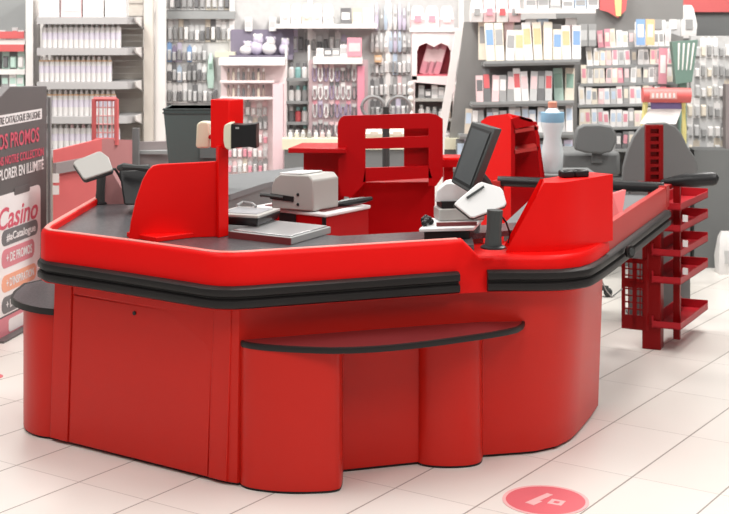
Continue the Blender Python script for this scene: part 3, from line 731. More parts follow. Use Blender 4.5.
# grey counter behind the red arched cabinet, with bottle
t = thing('rear_counter', 'grey rear counter behind the corner block', 'counter', (1.15, 7.75, 0))
obj('cabinet', MB().box((1.07, 7.78, .40), (.44, .34, .80)), GREYM, t, bevel=.005)
obj('counter_top', MB().box((1.07, 7.78, .812), (.47, .37, .024)), GREYM, t, bevel=.004)
bx, by = xat(552.5, 7.72), 7.72
t = thing('water_bottle', 'tall cloudy plastic bottle with blue label beside the red arched cabinet', 'bottle', (bx, by, .824))
zb_ = .824; hb_ = zat(104, 7.72)-zb_
obj('body', MB().lathe((bx, by, zb_), [(.045, 0), (.058, .02), (.062, .12), (.048, .20), (.066, .27), (.064, hb_-.09), (.04, hb_-.04), (.022, hb_-.02)], 16), CLEAR, t)
obj('bottle_label', MB().lathe((bx, by, zb_), [(.0655, .285), (.067, .30), (.067, .325), (.0655, .34)], 16), BLUEP, t)
obj('cap', MB().lathe((bx, by, zb_+hb_-.02), [(.026, 0), (.026, .03), (.02, .034)], 12), mat('coral_cap', (.62, .25, .17), .5), t)

# office chair and grey shield
cx, cy = xat(596, 8.2), 8.2
t = thing('office_chair', 'grey office chair with rounded backrest behind the rear counter', 'chair', (cx, cy, 0))
bkp = [(575, 150), (574.5, 138), (577, 128), (584, 124.5), (600, 124), (612, 126), (616, 133), (616, 143), (612, 152), (602, 154), (586, 153)]
obj('backrest', MB().slab([V(x, y, 8.1) for x, y in bkp], (0, .05, 0)), GREYC, t, bevel=.012)
obj('back_bar', MB().box((cx, 8.17, .90), (.06, .025, .14)), GREYC, t)
obj('seat', MB().box((xat(590, 8.2), 8.36, .82), (.36, .36, .15)), GREYC, t, bevel=.025)
obj('gas_lift', MB().tube([(cx-.10, 8.3, .06), (cx-.10, 8.3, .76)], .025, 10), CHAR, t)
m = MB()
for k in range(5):
    a = k*2*PI/5; m.tube([(cx-.10, 8.3, .08), (cx-.10+.19*math.cos(a), 8.3+.19*math.sin(a), .05)], .018, 6); m.ball((cx-.10+.19*math.cos(a), 8.3+.19*math.sin(a), .028), .028)
obj('star_base', m, CHAR, t)
dd = [(622, 192), (623, 168), (627, 152), (633, 137), (640, 127.5), (648, 123), (666, 122.5), (675, 126), (682, 134), (688, 147), (695, 157), (698, 165), (698, 192)]
SH = 7.75
pts = [V(x, y, SH) for x, y in dd]
t = thing('privacy_shield', 'domed grey privacy shield behind the red slotted pole', 'shield', (xat(660, SH), SH, 0))
obj('shield', MB().slab(pts, (0, .035, 0)), GREYC, t, bevel=.008)
obj('stand', MB().box((xat(660, SH), SH+.02, pts[0].z/2), (xat(690, SH)-xat(630, SH), .05, pts[0].z)), GREYC, t)
obj('foot', MB().box((xat(660, SH), SH+.02, .008), (.34, .22, .016)), GREYC, t)
# gift-wrap banner
GD = 8.7
t = thing('promotion_stand', 'pink red roll banner on two yellow legs above the grey privacy shield', 'banner', (xat(666, GD), GD, 0))
YEL = mat('pale_yellow_tube', (.74, .66, .28), .5)
obj('header_roll', MB().tube([V(642.5, 95, GD), V(690, 95.5, GD)], .048, 14), mat('coral_red_vinyl', (.72, .14, .13), .5), t)
obj('header_strip', MB().slab([V(650, 92, GD-.055), V(677, 92, GD-.055), V(677, 99, GD-.055), V(650, 99, GD-.055)], (0, .006, 0)), mat('coral_pink_print', (.80, .36, .33), .5), t)
m = MB()
for i in range(6): 
    p = V(653+4.2*i, 95.5, GD-.057); m.box((p.x, p.y, p.z), (.014, .003, .03))
obj('lettering', m, WHITEB, t)
for x in (646, 683.5):
    obj('leg', MB().tube([V(x, 97, GD), V(x+(-3 if x < 660 else .5), 130, GD), Vector((xat(x, GD), GD, 0))], .018, 8), YEL, t)
obj('purple_strip', MB().slab([V(651, 101, GD), V(682, 101, GD), V(682, 109, GD), V(651, 109, GD)], (0, .01, 0)), mat('dull_violet', (.20, .15, .34), .5), t)
obj('white_sheet', MB().slab([V(649, 109, GD), V(682, 109, GD), V(676, 124, GD-.05), V(640, 124, GD-.05)], (0, .01, 0)), WHITEB, t)
# ------------------------------------------------------------------ shop fixtures and goods in the background
COL = {'white': (.78, .76, .75), 'cream': (.78, .71, .60), 'silver': (.55, .55, .55), 'grey': (.34, .34, .34), 'charcoal': (.16, .16, .165),  # dark goods colours paled to stand in for background haze
       'pale pink': (.78, .56, .57), 'pink': (.70, .30, .36), 'lilac': (.60, .55, .68), 'pale blue': (.50, .60, .72), 'blue': (.22, .36, .60),
       'red': (.62, .12, .13), 'mint': (.52, .70, .62), 'green': (.28, .44, .36), 'purple': (.30, .25, .36), 'teal': (.25, .47, .46),
       'lilac white': (.70, .66, .74), 'orange': (.78, .50, .28), 'beige': (.62, .55, .46), 'brown': (.32, .25, .22), 'crimson': (.52, .07, .13)}
def cm(c): return mat('goods_'+c.replace(' ', '_'), COL[c], .5, var=.10, scale=25)
ORD = ['leftmost', 'second', 'third', 'fourth', 'fifth', 'sixth', 'seventh', 'eighth', 'ninth', 'tenth', 'eleventh', 'twelfth', 'thirteenth', 'fourteenth',
       'fifteenth', 'sixteenth', 'seventeenth', 'eighteenth', 'nineteenth', 'twentieth', 'twenty-first', 'twenty-second', 'twenty-third', 'twenty-fourth']
def ordn(i): return ORD[i]+(' from left' if i else '')
CACHE = {}
def product_mesh(kind, w, h, c, c2):
    """builds one item standing on z=0, centred, front towards -y; returns (main mesh, material, list of (part, mesh, material))"""
    key = (kind, round(w, 3), round(h, 3), c, c2)
    if key in CACHE: return CACHE[key]
    parts = []
    m = MB()
    if kind == 'bottle':
        r = w*.5
        m.lathe((0, 0, 0), [(r*.98, 0), (r*1.06, h*.03), (r*1.06, h*.80), (r*.9, h*.84), (r*.42, h*.86)], 10)
        parts = [('cap', MB().lathe((0, 0, h*.85), [(r*.62, 0), (r*.60, h*.11), (r*.35, h*.15)], 8), 'white' if c2 in ('orange', 'cream') else c2),
                 ('print', MB().lathe((0, 0, h*.34), [(r*1.065, 0), (r*1.075, h*.01), (r*1.075, h*.27), (r*1.065, h*.28)], 10), 'lilac white')]
        if c2 in ('orange', 'cream'): parts.append(('collar', MB().lathe((0, 0, h*.79), [(r*1.065, 0), (r*1.08, h*.01), (r*1.08, h*.035), (r*.95, h*.05)], 10), 'orange'))
    elif kind == 'pack':            # hanging blister pack: card with punched top and a bulging blister
        m.box((0, 0, h/2), (w, .004, h)).box((0, 0, h+.006), (w*.35, .004, .012))
        parts = [('blister', MB().rings([[(-w*.4, -.002, h*.08), (w*.4, -.002, h*.08), (w*.4, -.002, h*.66), (-w*.4, -.002, h*.66)], [(-w*.3, -.024, h*.14), (w*.3, -.024, h*.14), (w*.3, -.024, h*.58), (-w*.3, -.024, h*.58)]]), c2)]
    elif kind == 'strand':          # chain or bracelet hanging from a small card
        m.box((0, 0, h*.86), (w*.8, .004, h*.26))
        q = [(-w*.3, -.006, h*.8)] + [(-w*.38*math.cos(a), -.010, h*.38-h*.34*math.sin(a)) for a in (0, .5, 1.1, 1.57, 2.1, 2.7, PI)] + [(w*.3, -.006, h*.8)]
        parts = [('chain', MB().tube(q, .0055, 5), c2)]
    elif kind == 'book':
        d = .022; m.box((0, 0, h/2), (w, d, h))
        parts = [('cover_print', MB().box((0, -d/2-.0006, h*.62), (w*.8, .0012, h*.42)), c2)]
    elif kind == 'card':
        m.slab([(-w/2, 0, 0), (w/2, 0, 0), (w/2, 0, h), (-w/2, 0, h)], (0, .008, 0))
        parts = [('cover_print', MB().box((0, -.0008, h*.55), (w*.66, .0014, h*.5)), c2)]
    elif kind == 'box':
        m.box((0, 0, h/2), (w, min(w, .12), h))
        parts = [('front_label', MB().box((0, -min(w, .12)/2-.0006, h*.5), (w*.8, .0012, h*.45)), c2)]
    elif kind == 'jar':
        r = w/2; m.lathe((0, 0, 0), [(r*.85, 0), (r, h*.1), (r, h*.62), (r*.6, h*.72)], 10)
        parts = [('lid', MB().lathe((0, 0, h*.72), [(r*.62, 0), (r*.62, h*.26), (r*.5, h*.28)], 10), c2)]
    elif kind == 'bag':
        m.rings([[(-w*.5, -.05, 0), (w*.5, -.05, 0), (w*.5, .05, 0), (-w*.5, .05, 0)], [(-w*.53, -.065, h*.4), (w*.53, -.065, h*.4), (w*.53, .065, h*.4), (-w*.53, .065, h*.4)], [(-w*.42, -.03, h*.86), (w*.42, -.03, h*.86), (w*.42, .03, h*.86), (-w*.42, .03, h*.86)], [(-w*.3, -.012, h), (w*.3, -.012, h), (w*.3, .012, h), (-w*.3, .012, h)]])
        parts = [('front_label', MB().box((0, -.062, h*.42), (w*.5, .008, h*.3)), c2)]
    elif kind == 'slipper':         # plush slipper / soft toy pair
        m.ball((0, 0, h*.36), h*.36, 10, (w/h*1.25, .8, 1)); m.ball((w*.12, -.01, h*.74), h*.27, 8, (.9, .7, 1))
        parts = [('ear', MB().ball((-w*.1, -.01, h*.92), h*.10, 6), c2), ('ear', MB().ball((w*.32, -.01, h*.92), h*.10, 6), c2)]
    elif kind == 'tassel':          # hanging soft pouch
        m.rings([[(-w*.12, -.01, h), (w*.12, -.01, h), (w*.12, 0, h), (-w*.12, 0, h)], [(-w*.3, -.022, h*.8), (w*.3, -.022, h*.8), (w*.3, 0, h*.8), (-w*.3, 0, h*.8)], [(-w*.45, -.036, h*.3), (w*.45, -.036, h*.3), (w*.45, 0, h*.3), (-w*.45, 0, h*.3)], [(-w*.33, -.02, 0), (w*.33, -.02, 0), (w*.33, 0, 0), (-w*.33, 0, 0)]])
        parts = [('tag', MB().box((0, -.03, h*.62), (w*.4, .004, h*.16)), c2)]
    CACHE[key] = dict(c=c, m=m, parts=parts, src=None); return CACHE[key]
NAME = {'bottle': ('toiletry_bottle', 'bottle'), 'pack': ('blister_pack', 'packet'), 'strand': ('bracelet', 'jewellery'), 'book': ('magazine', 'magazine'), 'card': ('greeting_card', 'card'),
        'box': ('carton', 'box'), 'jar': ('nail_polish', 'nail polish'), 'bag': ('gift_bag', 'bag'), 'slipper': ('plush_slipper', 'slipper'), 'tassel': ('soft_pouch', 'pouch')}
def put(kind, w, h, c, c2, loc, label, group, rz=0., rx=0., name=None):
    P = product_mesh(kind, w, h, c, c2)
    nm, cat = NAME[kind]
    if name: nm, cat = name
    if P['src'] is None or P['src'].name.split('.')[0] != nm:
        mb = MB(); mb.v = [p.copy() for p in P['m'].v]; mb.f = P['m'].f; mb.m = P['m'].m
        o = obj(nm, mb, cm(c)); 
        for pn, pm, pc in P['parts']: 
            q = MB(); q.v = [p.copy() for p in pm.v]; q.f = pm.f; q.m = pm.m
            ch = obj(pn, q, cm(pc), o, local=True)
        P['src'] = o
    else:
        o = P['src'].copy(); col.objects.link(o)
        for ch in P['src'].children:
            d = ch.copy(); col.objects.link(d); d.parent = o
    o.location = loc; o.rotation_euler = (rx, random.uniform(-.07, .07) if kind in ('book', 'card') else 0, rz)
    tag(o, label, cat, group); return o
def rowof(kind, x0, x1, yb, hpx, d, n, cols, where, group, noun, cols2=None, jit=.15, fill=.92, rx=0., rz=0., slope=0., zoff=0., name=None, hvar=0.):
    """n items between pixel columns x0..x1 standing with their feet on row yb at distance d"""
    step = (x1-x0)/n
    for i in range(n):
        c = cols[i] if len(cols) == n else random.choice(cols)
        c2 = random.choice([k for k in (cols2 or cols) if k != c] or ['white'])
        xx = x0+step*(i+.5); yy = yb+slope*(xx-x0)
        w = round(step*fill*d/F, 3); h = round(hpx*d/F*random.choice((1, 1-hvar, 1-hvar/2)), 3)
        p = V(xx, yy, d); p.z += zoff
        put(kind, w, h, c, c2, p, f'{c} {noun}, {ordn(i)} {where}', group, rx=rx, rz=rz+random.uniform(-jit, jit)*.5, name=name)

# --- white gondola of toiletry bottles at left
GL = 9.2; t = thing('bottle_gondola', 'tall white shop gondola full of white toiletry bottles at the left', 'shelving', (xat(88, GL), GL+.2, 0))
X0, X1 = xat(37, GL), xat(133, GL)
m = MB(); 
for i in range(44): m.box(((X0+X1)/2, GL+.42+.004*(i % 2), .02+.045*i), (X1-X0, .03-.012*(i % 2), .043))
obj('back_panel', m, BEIGE, t)
SY = [17, 48, 82, 116.5, 150]
for y in SY:
    z = zat(y, GL)
    q = [(X0, GL-.005), (X1-.11, GL-.005), (X1-.04, GL+.02), (X1, GL+.10), (X1, GL+.40), (X0, GL+.40)]
    s_ = obj('shelf', MB().prism(q, z-.048, z), mat('shelf_grey_white', (.42, .41, .41), .5), t)
    obj('shelf_bracket', MB().slab([(X1+.012, GL+.06, z-.03), (X1+.012, GL+.40, z-.09), (X1+.012, GL+.40, z), (X1+.012, GL+.04, z)], (-.01, 0, 0)), WHITEB, s_)
obj('upright', MB().box((X1+.06, GL+.30, 1.0), (.06, .06, 2.0)), BEIGE, t)
obj('upright', MB().box((X1+.135, GL+.36, 1.0), (.07, .05, 2.0)), WHITEB, t)
obj('upright', MB().box((X0-.022, GL+.30, 1.0), (.04, .06, 2.0)), WHITEB, t)
obj('base', MB().box(((X0+X1)/2, GL+.2, .06), (X1-X0, .44, .12)), GREYM, t)
BG = 'white bottles on the gondola at left'
SN = ['top', 'second', 'third', 'fourth', 'lowest visible']
for r, (y, a, b, n, h) in enumerate(((48, 42, 121, 15, 24.5), (82, 39, 112, 14, 25.5), (116.5, 47, 116, 13, 26), (150, 47, 120, 13, 25))):
    for k in range(2):
        if k: continue
    rowof('bottle', a, b, y, h, GL+.06, n, ['white', 'white', 'white'] if r != 1 else ['white', 'white', 'white'], f'on the {SN[r+1]} gondola shelf', BG, 'toiletry bottle', cols2=[['white', 'silver'], ['orange', 'cream'], ['orange', 'cream'], ['pale pink', 'silver']][r], jit=0, fill=.97, zoff=(zat(y, GL)-zat(y, GL+.06)))
rowof('box', 40, 128, 17, 22, GL+.08, 4, ['white', 'pale pink', 'white', 'white'], 'on the top gondola shelf', 'cartons on top of the bottle gondola', 'carton', cols2=['white'], jit=0, zoff=(zat(17, GL)-zat(17, GL+.08)))
# --- far left display
FL = 9.3; t = thing('cosmetics_display', 'white display with two pink red strips at the far left edge', 'display', (xat(5, FL), FL+.1, 0))
obj('back_board', MB().box((xat(0, FL), FL+.22, .93), (.38, .03, 1.86)), GREYP, t)
for y, h in ((35, 7), (48, 7)):
    obj('price_strip', MB().box((xat(2, FL), FL, zat(y, FL)), (xat(24, FL)-xat(-20, FL), .012, h*FL/F)), PINKR, t)
for y in (42, 72, 90):
    obj('shelf', MB().box((xat(2, FL), FL+.105, zat(y, FL)), (xat(25, FL)-xat(-20, FL), .20, .035)), WHITEB, t)
obj('upright', MB().box((xat(29, FL), FL+.12, .92), (.05, .22, 1.84)), WHITEB, t)
rowof('pack', 2, 25, 69.4, 20, FL+.04, 3, ['mint', 'charcoal', 'mint'], 'on the middle shelf of far left display', 'packs on the far left display', 'cosmetics pack', cols2=['white', 'charcoal', 'mint'], jit=.1)
rowof('box', 2, 25, 87.2, 13, FL+.05, 3, ['grey', 'white', 'mint'], 'on the low shelf of far left display', 'boxes on the far left display', 'cosmetics box', cols2=['white', 'mint'], jit=.1)
rowof('box', 0, 25, 39.4, 15, FL+.05, 4, ['white', 'grey', 'silver', 'white'], 'on the upper shelf of far left display', 'boxes on the far left display', 'small box', cols2=['silver', 'red'], jit=.1, hvar=.4)

# --- long pegboard wall from the gondola to the pink cupboard
PD = 9.75; t = thing('pegboard_gondola', 'long grey pegboard gondola of hanging accessories behind the counter', 'shelving', (xat(300, PD), PD+.1, 0))
XA, XB = xat(154, PD), xat(462, PD)
obj('board', MB().box(((XA+XB)/2, PD+.03, 1.0), (XB-XA, .05, 2.0)), PEG, t)
obj('base', MB().box(((XA+XB)/2, PD-.05, .30), (XB-XA, .10, .60)), GREYM, t)
obj('base_ledge', MB().box(((XA+XB)/2, PD-.055, .61), (XB-XA, .11, .025)), CREAM, t)
for x in (155, 232, 310, 388, 461): obj('upright', MB().box((xat(x, PD), PD-.0, 1.0), (.035, .03, 2.0)), WHITEB, t)
bar = obj('header_bar', MB().box((xat(196, PD), PD-.03, zat(15, PD)), (xat(236, PD)-xat(157, PD), .05, .055)), GREYP, t)
sh_ = obj('long_shelf', MB().box((xat(327, PD), PD-.10, zat(26, PD)), (xat(378, PD)-xat(278, PD), .20, .03)), WHITEB, t)
G = ['grey', 'silver', 'white', 'silver', 'charcoal', 'white', 'grey']
gr = 'packets hanging on the grey pegboard'
hang = PD-.002
rowof('pack', 157, 230, 10, 22, hang, 12, ['pale blue', 'white', 'pale pink', 'silver', 'cream', 'white', 'beige'], 'above the pegboard header bar', gr, 'accessory packet', cols2=G)
rowof('pack', 157, 232, 42, 23, hang, 14, G+['beige'], 'in the top pegboard row at left', gr, 'accessory packet', cols2=G, hvar=.25)
rowof('pack', 157, 207, 62, 19, hang, 10, ['purple', 'blue', 'white', 'silver', 'grey', 'lilac'], 'in the second pegboard row at left', gr, 'accessory packet', cols2=G, hvar=.2)
rowof('pack', 157, 207, 82, 19, hang, 10, G+['pale blue'], 'in the third pegboard row at left', gr, 'accessory packet', cols2=G, hvar=.2)
rowof('pack', 157, 218, 103, 20, hang, 12, G, 'in the fourth pegboard row at left', gr, 'accessory packet', cols2=G, hvar=.2)
rowof('pack', 157, 218, 125, 20, hang, 12, G+['beige'], 'in the fifth pegboard row at left', gr, 'accessory packet', cols2=G, hvar=.2)
rowof('pack', 157, 218, 146, 19, hang, 12, G, 'in the lowest pegboard row at left', gr, 'accessory packet', cols2=G, hvar=.2)
put('tassel', .055, .25, 'mint', 'green', V(211, 88, hang), 'mint green hanging pouch between grey packets and the pink display', 'green pouch', name=('soft_pouch', 'pouch'))
t = single('price_header', MB().box((xat(227, PD), PD-.07, zat(54, PD)), (.14, .15, .035)), CREAM, 'cream header strip above the nail polish display', 'sign')
# purple panel with plush slippers
pd_ = PD-.06
t = thing('slipper_panel', 'dull purple display panel with pale plush slippers', 'display', (xat(260, pd_), pd_, zat(58, pd_)))
obj('panel', MB().box((xat(262, pd_), pd_+.035, zat(44, pd_)), (xat(294, pd_)-xat(231, pd_), .04, 29*pd_/F)), PURPLE, t)
obj('ledge', MB().box((xat(262, pd_), pd_-.05, zat(57, pd_)), (xat(294, pd_)-xat(231, pd_), .13, .03)), PURPLE, t)
lz = zat(57, pd_)+.015
for i, (x, w, h, c) in enumerate(((246, .10, .10, 'white'), (256.5, .10, .15, 'lilac'), (269, .12, .13, 'white'), (284, .08, .12, 'lilac'))):
    put('slipper', w, h, c, 'lilac' if c == 'white' else 'white', (xat(x, pd_-.05), pd_-.05, lz), f'{c} plush slipper, {ordn(i)} on the purple panel', 'plush slippers on the purple panel')
for i, x in enumerate((249, 273)):
    put('box', .05, .10, 'white', 'silver', V(x, 31, PD-.02)+Vector((0, -.02, 0)), f'small white packet, {ordn(i)} above the purple panel', 'packets above the purple panel')

# --- nail polish display
ND = 9.3; t = thing('nail_polish_stand', 'pinkish white nail polish stand with two rows behind the red post', 'display', (xat(252, ND), ND+.1, 0))
xa, xb = xat(219, ND), xat(285, ND)
obj('back_board', MB().box(((xa+xb)/2, ND+.14, zat(60, ND)/2), (xb-xa, .04, zat(60, ND))), PINKW, t)
obj('header', MB().box(((xa+xb)/2, ND+.05, zat(61.5, ND)), (xb-xa, .16, .05)), WHITEB, t)
for y in (80.5, 97): obj('shelf', MB().box((xat(247, ND), ND+.06, zat(y, ND)-.008), (xat(273, ND)-xa, .14, .016)), PINKW, t)
obj('side_panel', MB().box((xat(278, ND), ND+.06, zat(84, ND)/2), (.07, .15, zat(84, ND))), mat('soft_pink_panel', (.80, .58, .61), .5), t)
obj('base_cabinet', MB().box(((xa+xb)/2, ND+.04, .22), (xb-xa, .20, .44)), PINKW, t)
for r, (y, wh) in enumerate(((80.5, 'upper'), (97, 'lower'))):
    rowof('jar', 226, 266, y, 12, ND+.03, 8, ['brown', 'beige', 'grey', 'charcoal', 'brown', 'charcoal', 'beige', 'brown'], f'on the {wh} nail polish shelf', 'nail polishes on the pinkish stand', 'nail polish bottle', cols2=['charcoal', 'brown', 'white'], jit=0, fill=.55, zoff=(zat(y, ND)-zat(y, ND+.03)))
zl = .80
for r, (y, n) in enumerate(((116, 7), (130, 8), (144, 8), (158, 8), (173, 8))):
    rowof('pack', 222, 268, y, 14, ND+.112, n+1, ['pale pink', 'silver', 'white', 'grey', 'pale pink', 'beige'], 'in the '+('top', 'second', 'third', 'fourth', 'lowest')[r]+' packet row under the nail polish', 'packets under the nail polish shelves', 'small packet', cols2=['white', 'silver', 'pink'], hvar=.2)
rowof('jar', 270, 284, 148, 9, ND-.02, 0 and 10 or 2, ['silver', 'white', 'grey', 'lilac', 'beige'], 'on the nail polish stand cabinet', 'jars on the nail polish stand cabinet', 'little jar', cols2=['white', 'charcoal'], jit=0, fill=.85, zoff=.44-zat(148, ND-.02), name=('cosmetic_jar', 'jar'))

# --- shelves of cups between the displays
CD = 9.55; t = thing('cup_shelves', 'narrow shelf unit of white cups beside the pink jewellery panel', 'shelving', (xat(297, CD), CD, 0))
for y in (78, 101, 122, 140): obj('shelf', MB().box((xat(297, CD), CD+.07, zat(y, CD)-.01), (xat(309, CD)-xat(286, CD), .16, .02)), GREYP, t)
obj('side', MB().box((xat(286, CD), CD+.08, .75), (.015, .17, 1.5)), WHITEB, t); obj('side', MB().box((xat(309, CD), CD+.08, .75), (.015, .17, 1.5)), WHITEB, t)
for r, (y, cs) in enumerate(((78, ['white', 'teal', 'white']), (101, ['white', 'white', 'grey']), (122, ['charcoal', 'red', 'white']), (140, ['white', 'silver', 'beige']))):
    rowof('jar', 288, 308, y, 15, CD+.05, 3, cs, f'on the {("top", "second", "third", "lowest")[r]} cup shelf', 'cups on the narrow shelf unit', 'cup', cols2=['white', 'charcoal', 'teal'], jit=0, fill=.9, zoff=(zat(y, CD)-zat(y, CD+.05)), name=('cup', 'cup'))
# --- jewellery panel
JD = 9.5; t = thing('jewellery_panel', 'pinkish jewellery panel with white header in the middle of the background', 'display', (xat(337, JD), JD+.05, 0))
xa, xb = xat(309, JD), xat(368, JD)
obj('board', MB().box(((xa+xb)/2, JD+.02, zat(60, JD)/2), (xb-xa, .03, zat(60, JD))), mat('mauve_pink_board', (.50, .37, .39), .6), t)
obj('header', MB().box((xat(338, JD), JD-.02, zat(60, JD)), (xat(363, JD)-xat(314, JD), .09, .05)), WHITEB, t)
obj('pink_strip', MB().box((xat(361, JD), JD-.015, zat(92, JD)), (.05, .03, 52*JD/F)), mat('rose_strip', (.70, .27, .35), .5), t)
for r, y in enumerate((82, 100, 118, 136)):
    rowof('strand', 312, 357, y, 18, JD-.001, 8, ['charcoal', 'white', 'grey', 'pale pink', 'silver'] if r < 2 else ['pale pink', 'grey', 'pink', 'silver', 'lilac'], f'in the {("top", "second", "third", "lowest")[r]} row of the jewellery panel', 'bracelets on the jewellery panel', 'bracelet card', cols2=['charcoal', 'silver', 'white', 'purple'], hvar=.2)
put('box', .10, .13, 'pink', 'pale pink', (xat(354.5, JD-.02), JD-.02, zat(60, JD)+.025), 'pink square carton on the white jewellery header', 'pink carton')
rowof('box', 316, 348, 58, 12, JD-.02, 4, ['white', 'charcoal', 'grey', 'white'], 'on the white jewellery header', 'small boxes on the jewellery header', 'small box', cols2=['silver', 'white'], jit=.1, hvar=.3, zoff=zat(60, JD)+.025-zat(58, JD-.02))
# bags on the long shelf
rowof('bag', 280, 334, 24, 20, PD-.10, 5, ['white', 'white', 'cream', 'white', 'white'], 'on the long white shelf', 'white bags on the long shelf', 'padded bag', cols2=['white', 'cream', 'silver'], jit=.1, fill=.9, zoff=zat(26, PD)+.015-zat(24, PD-.10))
rowof('box', 340, 374, 24, 16, PD-.10, 3, ['charcoal', 'beige', 'white'], 'at the right of the long white shelf', 'boxes on the long shelf', 'carton', cols2=['white', 'cream'], jit=.1, fill=.9, zoff=zat(26, PD)+.015-zat(24, PD-.10))
rowof('pack', 292, 347, 52, 23, hang, 9, ['lilac', 'white', 'silver', 'grey', 'charcoal', 'grey'], 'below the long white shelf', gr, 'accessory packet', cols2=G, hvar=.3)
# hanging pouches right of the jewellery
H2 = ['pale blue', 'white', 'silver', 'grey', 'white', 'lilac']
for r, (y, n, hh) in enumerate(((30, 9, 27), (52, 9, 21), (75, 9, 21), (97, 9, 21), (119, 8, 20), (140, 8, 20))):
    rowof('tassel' if r < 2 else 'pack', 370, 411, y, hh, hang, n, H2 if r < 3 else ['grey', 'silver', 'pale pink', 'charcoal', 'lilac'], f'in the {("top", "second", "third", "fourth", "fifth", "lowest")[r]} row left of the pink cupboard', 'hanging pouches left of the pink cupboard', 'hanging '+('pouch' if r < 2 else 'packet'), cols2=['white', 'silver', 'grey'], hvar=.2)
put('box', .05, .05, 'orange', 'cream', V(378, 62, hang)+Vector((0, -.03, 0)), 'small orange packet hanging right of the pink square carton', 'orange packet')

# --- pink and white cupboard
KD = 9.25; t = thing('arched_cupboard', 'white pink arched cupboard with crimson interior and leaning books', 'cupboard', (xat(434, KD), KD+.1, 0))
xa, xb = xat(412, KD), xat(456, KD); zt_, zb_ = zat(30, KD), zat(78, KD)
m = MB()
m.slab([V(412, 30, KD), V(417, 30, KD), V(417, 80, KD), V(412, 80, KD)], (0, .02, 0)); m.slab([V(451, 30, KD), V(456, 30, KD), V(455, 80, KD), V(450, 80, KD)], (0, .02, 0))
m.slab([V(417, 30, KD), V(451, 30, KD), V(451, 52, KD), V(448, 46, KD), V(441, 43, KD), V(434, 47, KD), V(426, 43, KD), V(419, 46, KD), V(417, 52, KD)], (0, .02, 0))
m.slab([V(412, 76, KD), V(456, 76, KD), V(455, 82, KD), V(445, 85, KD), V(412, 82, KD)], (0, .02, 0))
obj('arched_front', m, PINKW, t)
obj('interior', MB().box(((xa+xb)/2, KD+.17, zat(58, KD)), (xb-xa-.02, .02, .37)), CRIMS, t)
obj('inner_shelf', MB().box(((xa+xb)/2, KD+.09, zat(76, KD)), (xb-xa-.02, .16, .02)), CRIMS, t)
obj('side', MB().box((xa+.01, KD+.09, zt_/2), (.02, .17, zt_)), PINKW, t); obj('side', MB().box((xb-.01, KD+.09, zt_/2), (.02, .17, zt_)), PINKW, t)
obj('top', MB().box(((xa+xb)/2, KD+.09, zt_), (xb-xa+.03, .20, .025)), WHITEB, t)
obj('lower_back', MB().box(((xa+xb)/2, KD+.17, .66), (xb-xa-.03, .02, 1.2)), GREYP, t)
for y in (100, 120, 142): obj('shelf', MB().box(((xa+xb)/2, KD+.09, zat(y, KD)), (xb-xa-.04, .16, .02)), GREYL, t)
for x in (410.5, 457.5):
    m = MB()
    for k in range(14): m.ball((xat(x, KD), KD-.012, zat(84, KD)-.05*k), .022, 7)
    m.tube([(xat(x, KD), KD-.012, 0), (xat(x, KD), KD-.012, zat(84, KD))], .008, 6)
    obj('beaded_post', m, WHITEB, t)
for i in range(3):
    put('book', .055, .21, 'pink', 'pale pink', (xat(423+6*i, KD+.07), KD+.07, zat(76, KD)+.012), f'pink book, {ordn(i)} leaning inside the arched cupboard', 'pink books in the arched cupboard', rz=0, rx=0)
for o in [o for o in col.objects if o.get('group') == 'pink books in the arched cupboard']: o.rotation_euler = (0, .28, 0)
rowof('box', 418, 451, 99, 13, KD+.06, 5, ['grey', 'charcoal', 'white', 'silver', 'grey'], 'on the upper low shelf of the cupboard', 'goods in the low part of the cupboard', 'small box', cols2=['white', 'silver'], jit=.1, hvar=.3, zoff=zat(100, KD)+.01-zat(99, KD+.06))
rowof('jar', 418, 451, 119, 13, KD+.06, 5, ['white', 'silver', 'grey', 'white', 'beige'], 'on the lower low shelf of the cupboard', 'goods in the low part of the cupboard', 'small jar', cols2=['white', 'silver'], jit=0, hvar=.3, zoff=zat(120, KD)+.01-zat(119, KD+.06), name=('cosmetic_jar', 'jar'))
rowof('jar', 418, 451, 140, 13, KD+.06, 4, ['cream', 'white', 'pale pink', 'white'], 'on the bottom shelf of the cupboard', 'goods in the low part of the cupboard', 'small jar', cols2=['white', 'silver'], jit=0, hvar=.3, zoff=zat(142, KD)+.01-zat(140, KD+.06), name=('cosmetic_jar', 'jar'))
rowof('bag', 410, 454, 28, 22, KD+.08, 3, ['pale pink', 'white', 'pale pink'], 'on top of the arched cupboard', 'bags on top of the arched cupboard', 'gift bag', cols2=['white', 'pink'], jit=.1, fill=.9, zoff=zt_+.0125-zat(28, KD+.08))
LC = 9.02; t = thing('low_counter', 'low cream topped counter behind the slotted red cabinet', 'counter', (xat(375, LC), LC+.08, 0))
zc_ = zat(139, LC)
obj('body', MB().box((xat(375, LC), LC+.08, (zc_-.05)/2), (xat(466, LC)-xat(284, LC), .12, zc_-.05)), GREYM, t)
obj('top_edge', MB().box((xat(375, LC), LC+.075, zc_-.035), (xat(468, LC)-xat(282, LC), .14, .07)), CREAM, t)
for x, ww in ((374, 16), (397, 18)):
    put('bag', ww*LC/F, .085, 'cream', 'beige', (xat(x, LC+.07), LC+.07, zc_), 'cream rounded carton on the low counter seen through the slots, '+('left' if x < 380 else 'right'), 'cream cartons on the low counter', name=('cream_carton', 'box'))
rowof('jar', 287, 332, 139, 8, LC+.07, 7, ['white', 'cream', 'silver', 'grey', 'white', 'pale pink', 'silver'], 'on the low cream counter', 'jars on the low cream counter', 'small jar', cols2=['white', 'silver'], jit=0, fill=.7, zoff=zc_-zat(139, LC+.07), name=('cosmetic_jar', 'jar'))
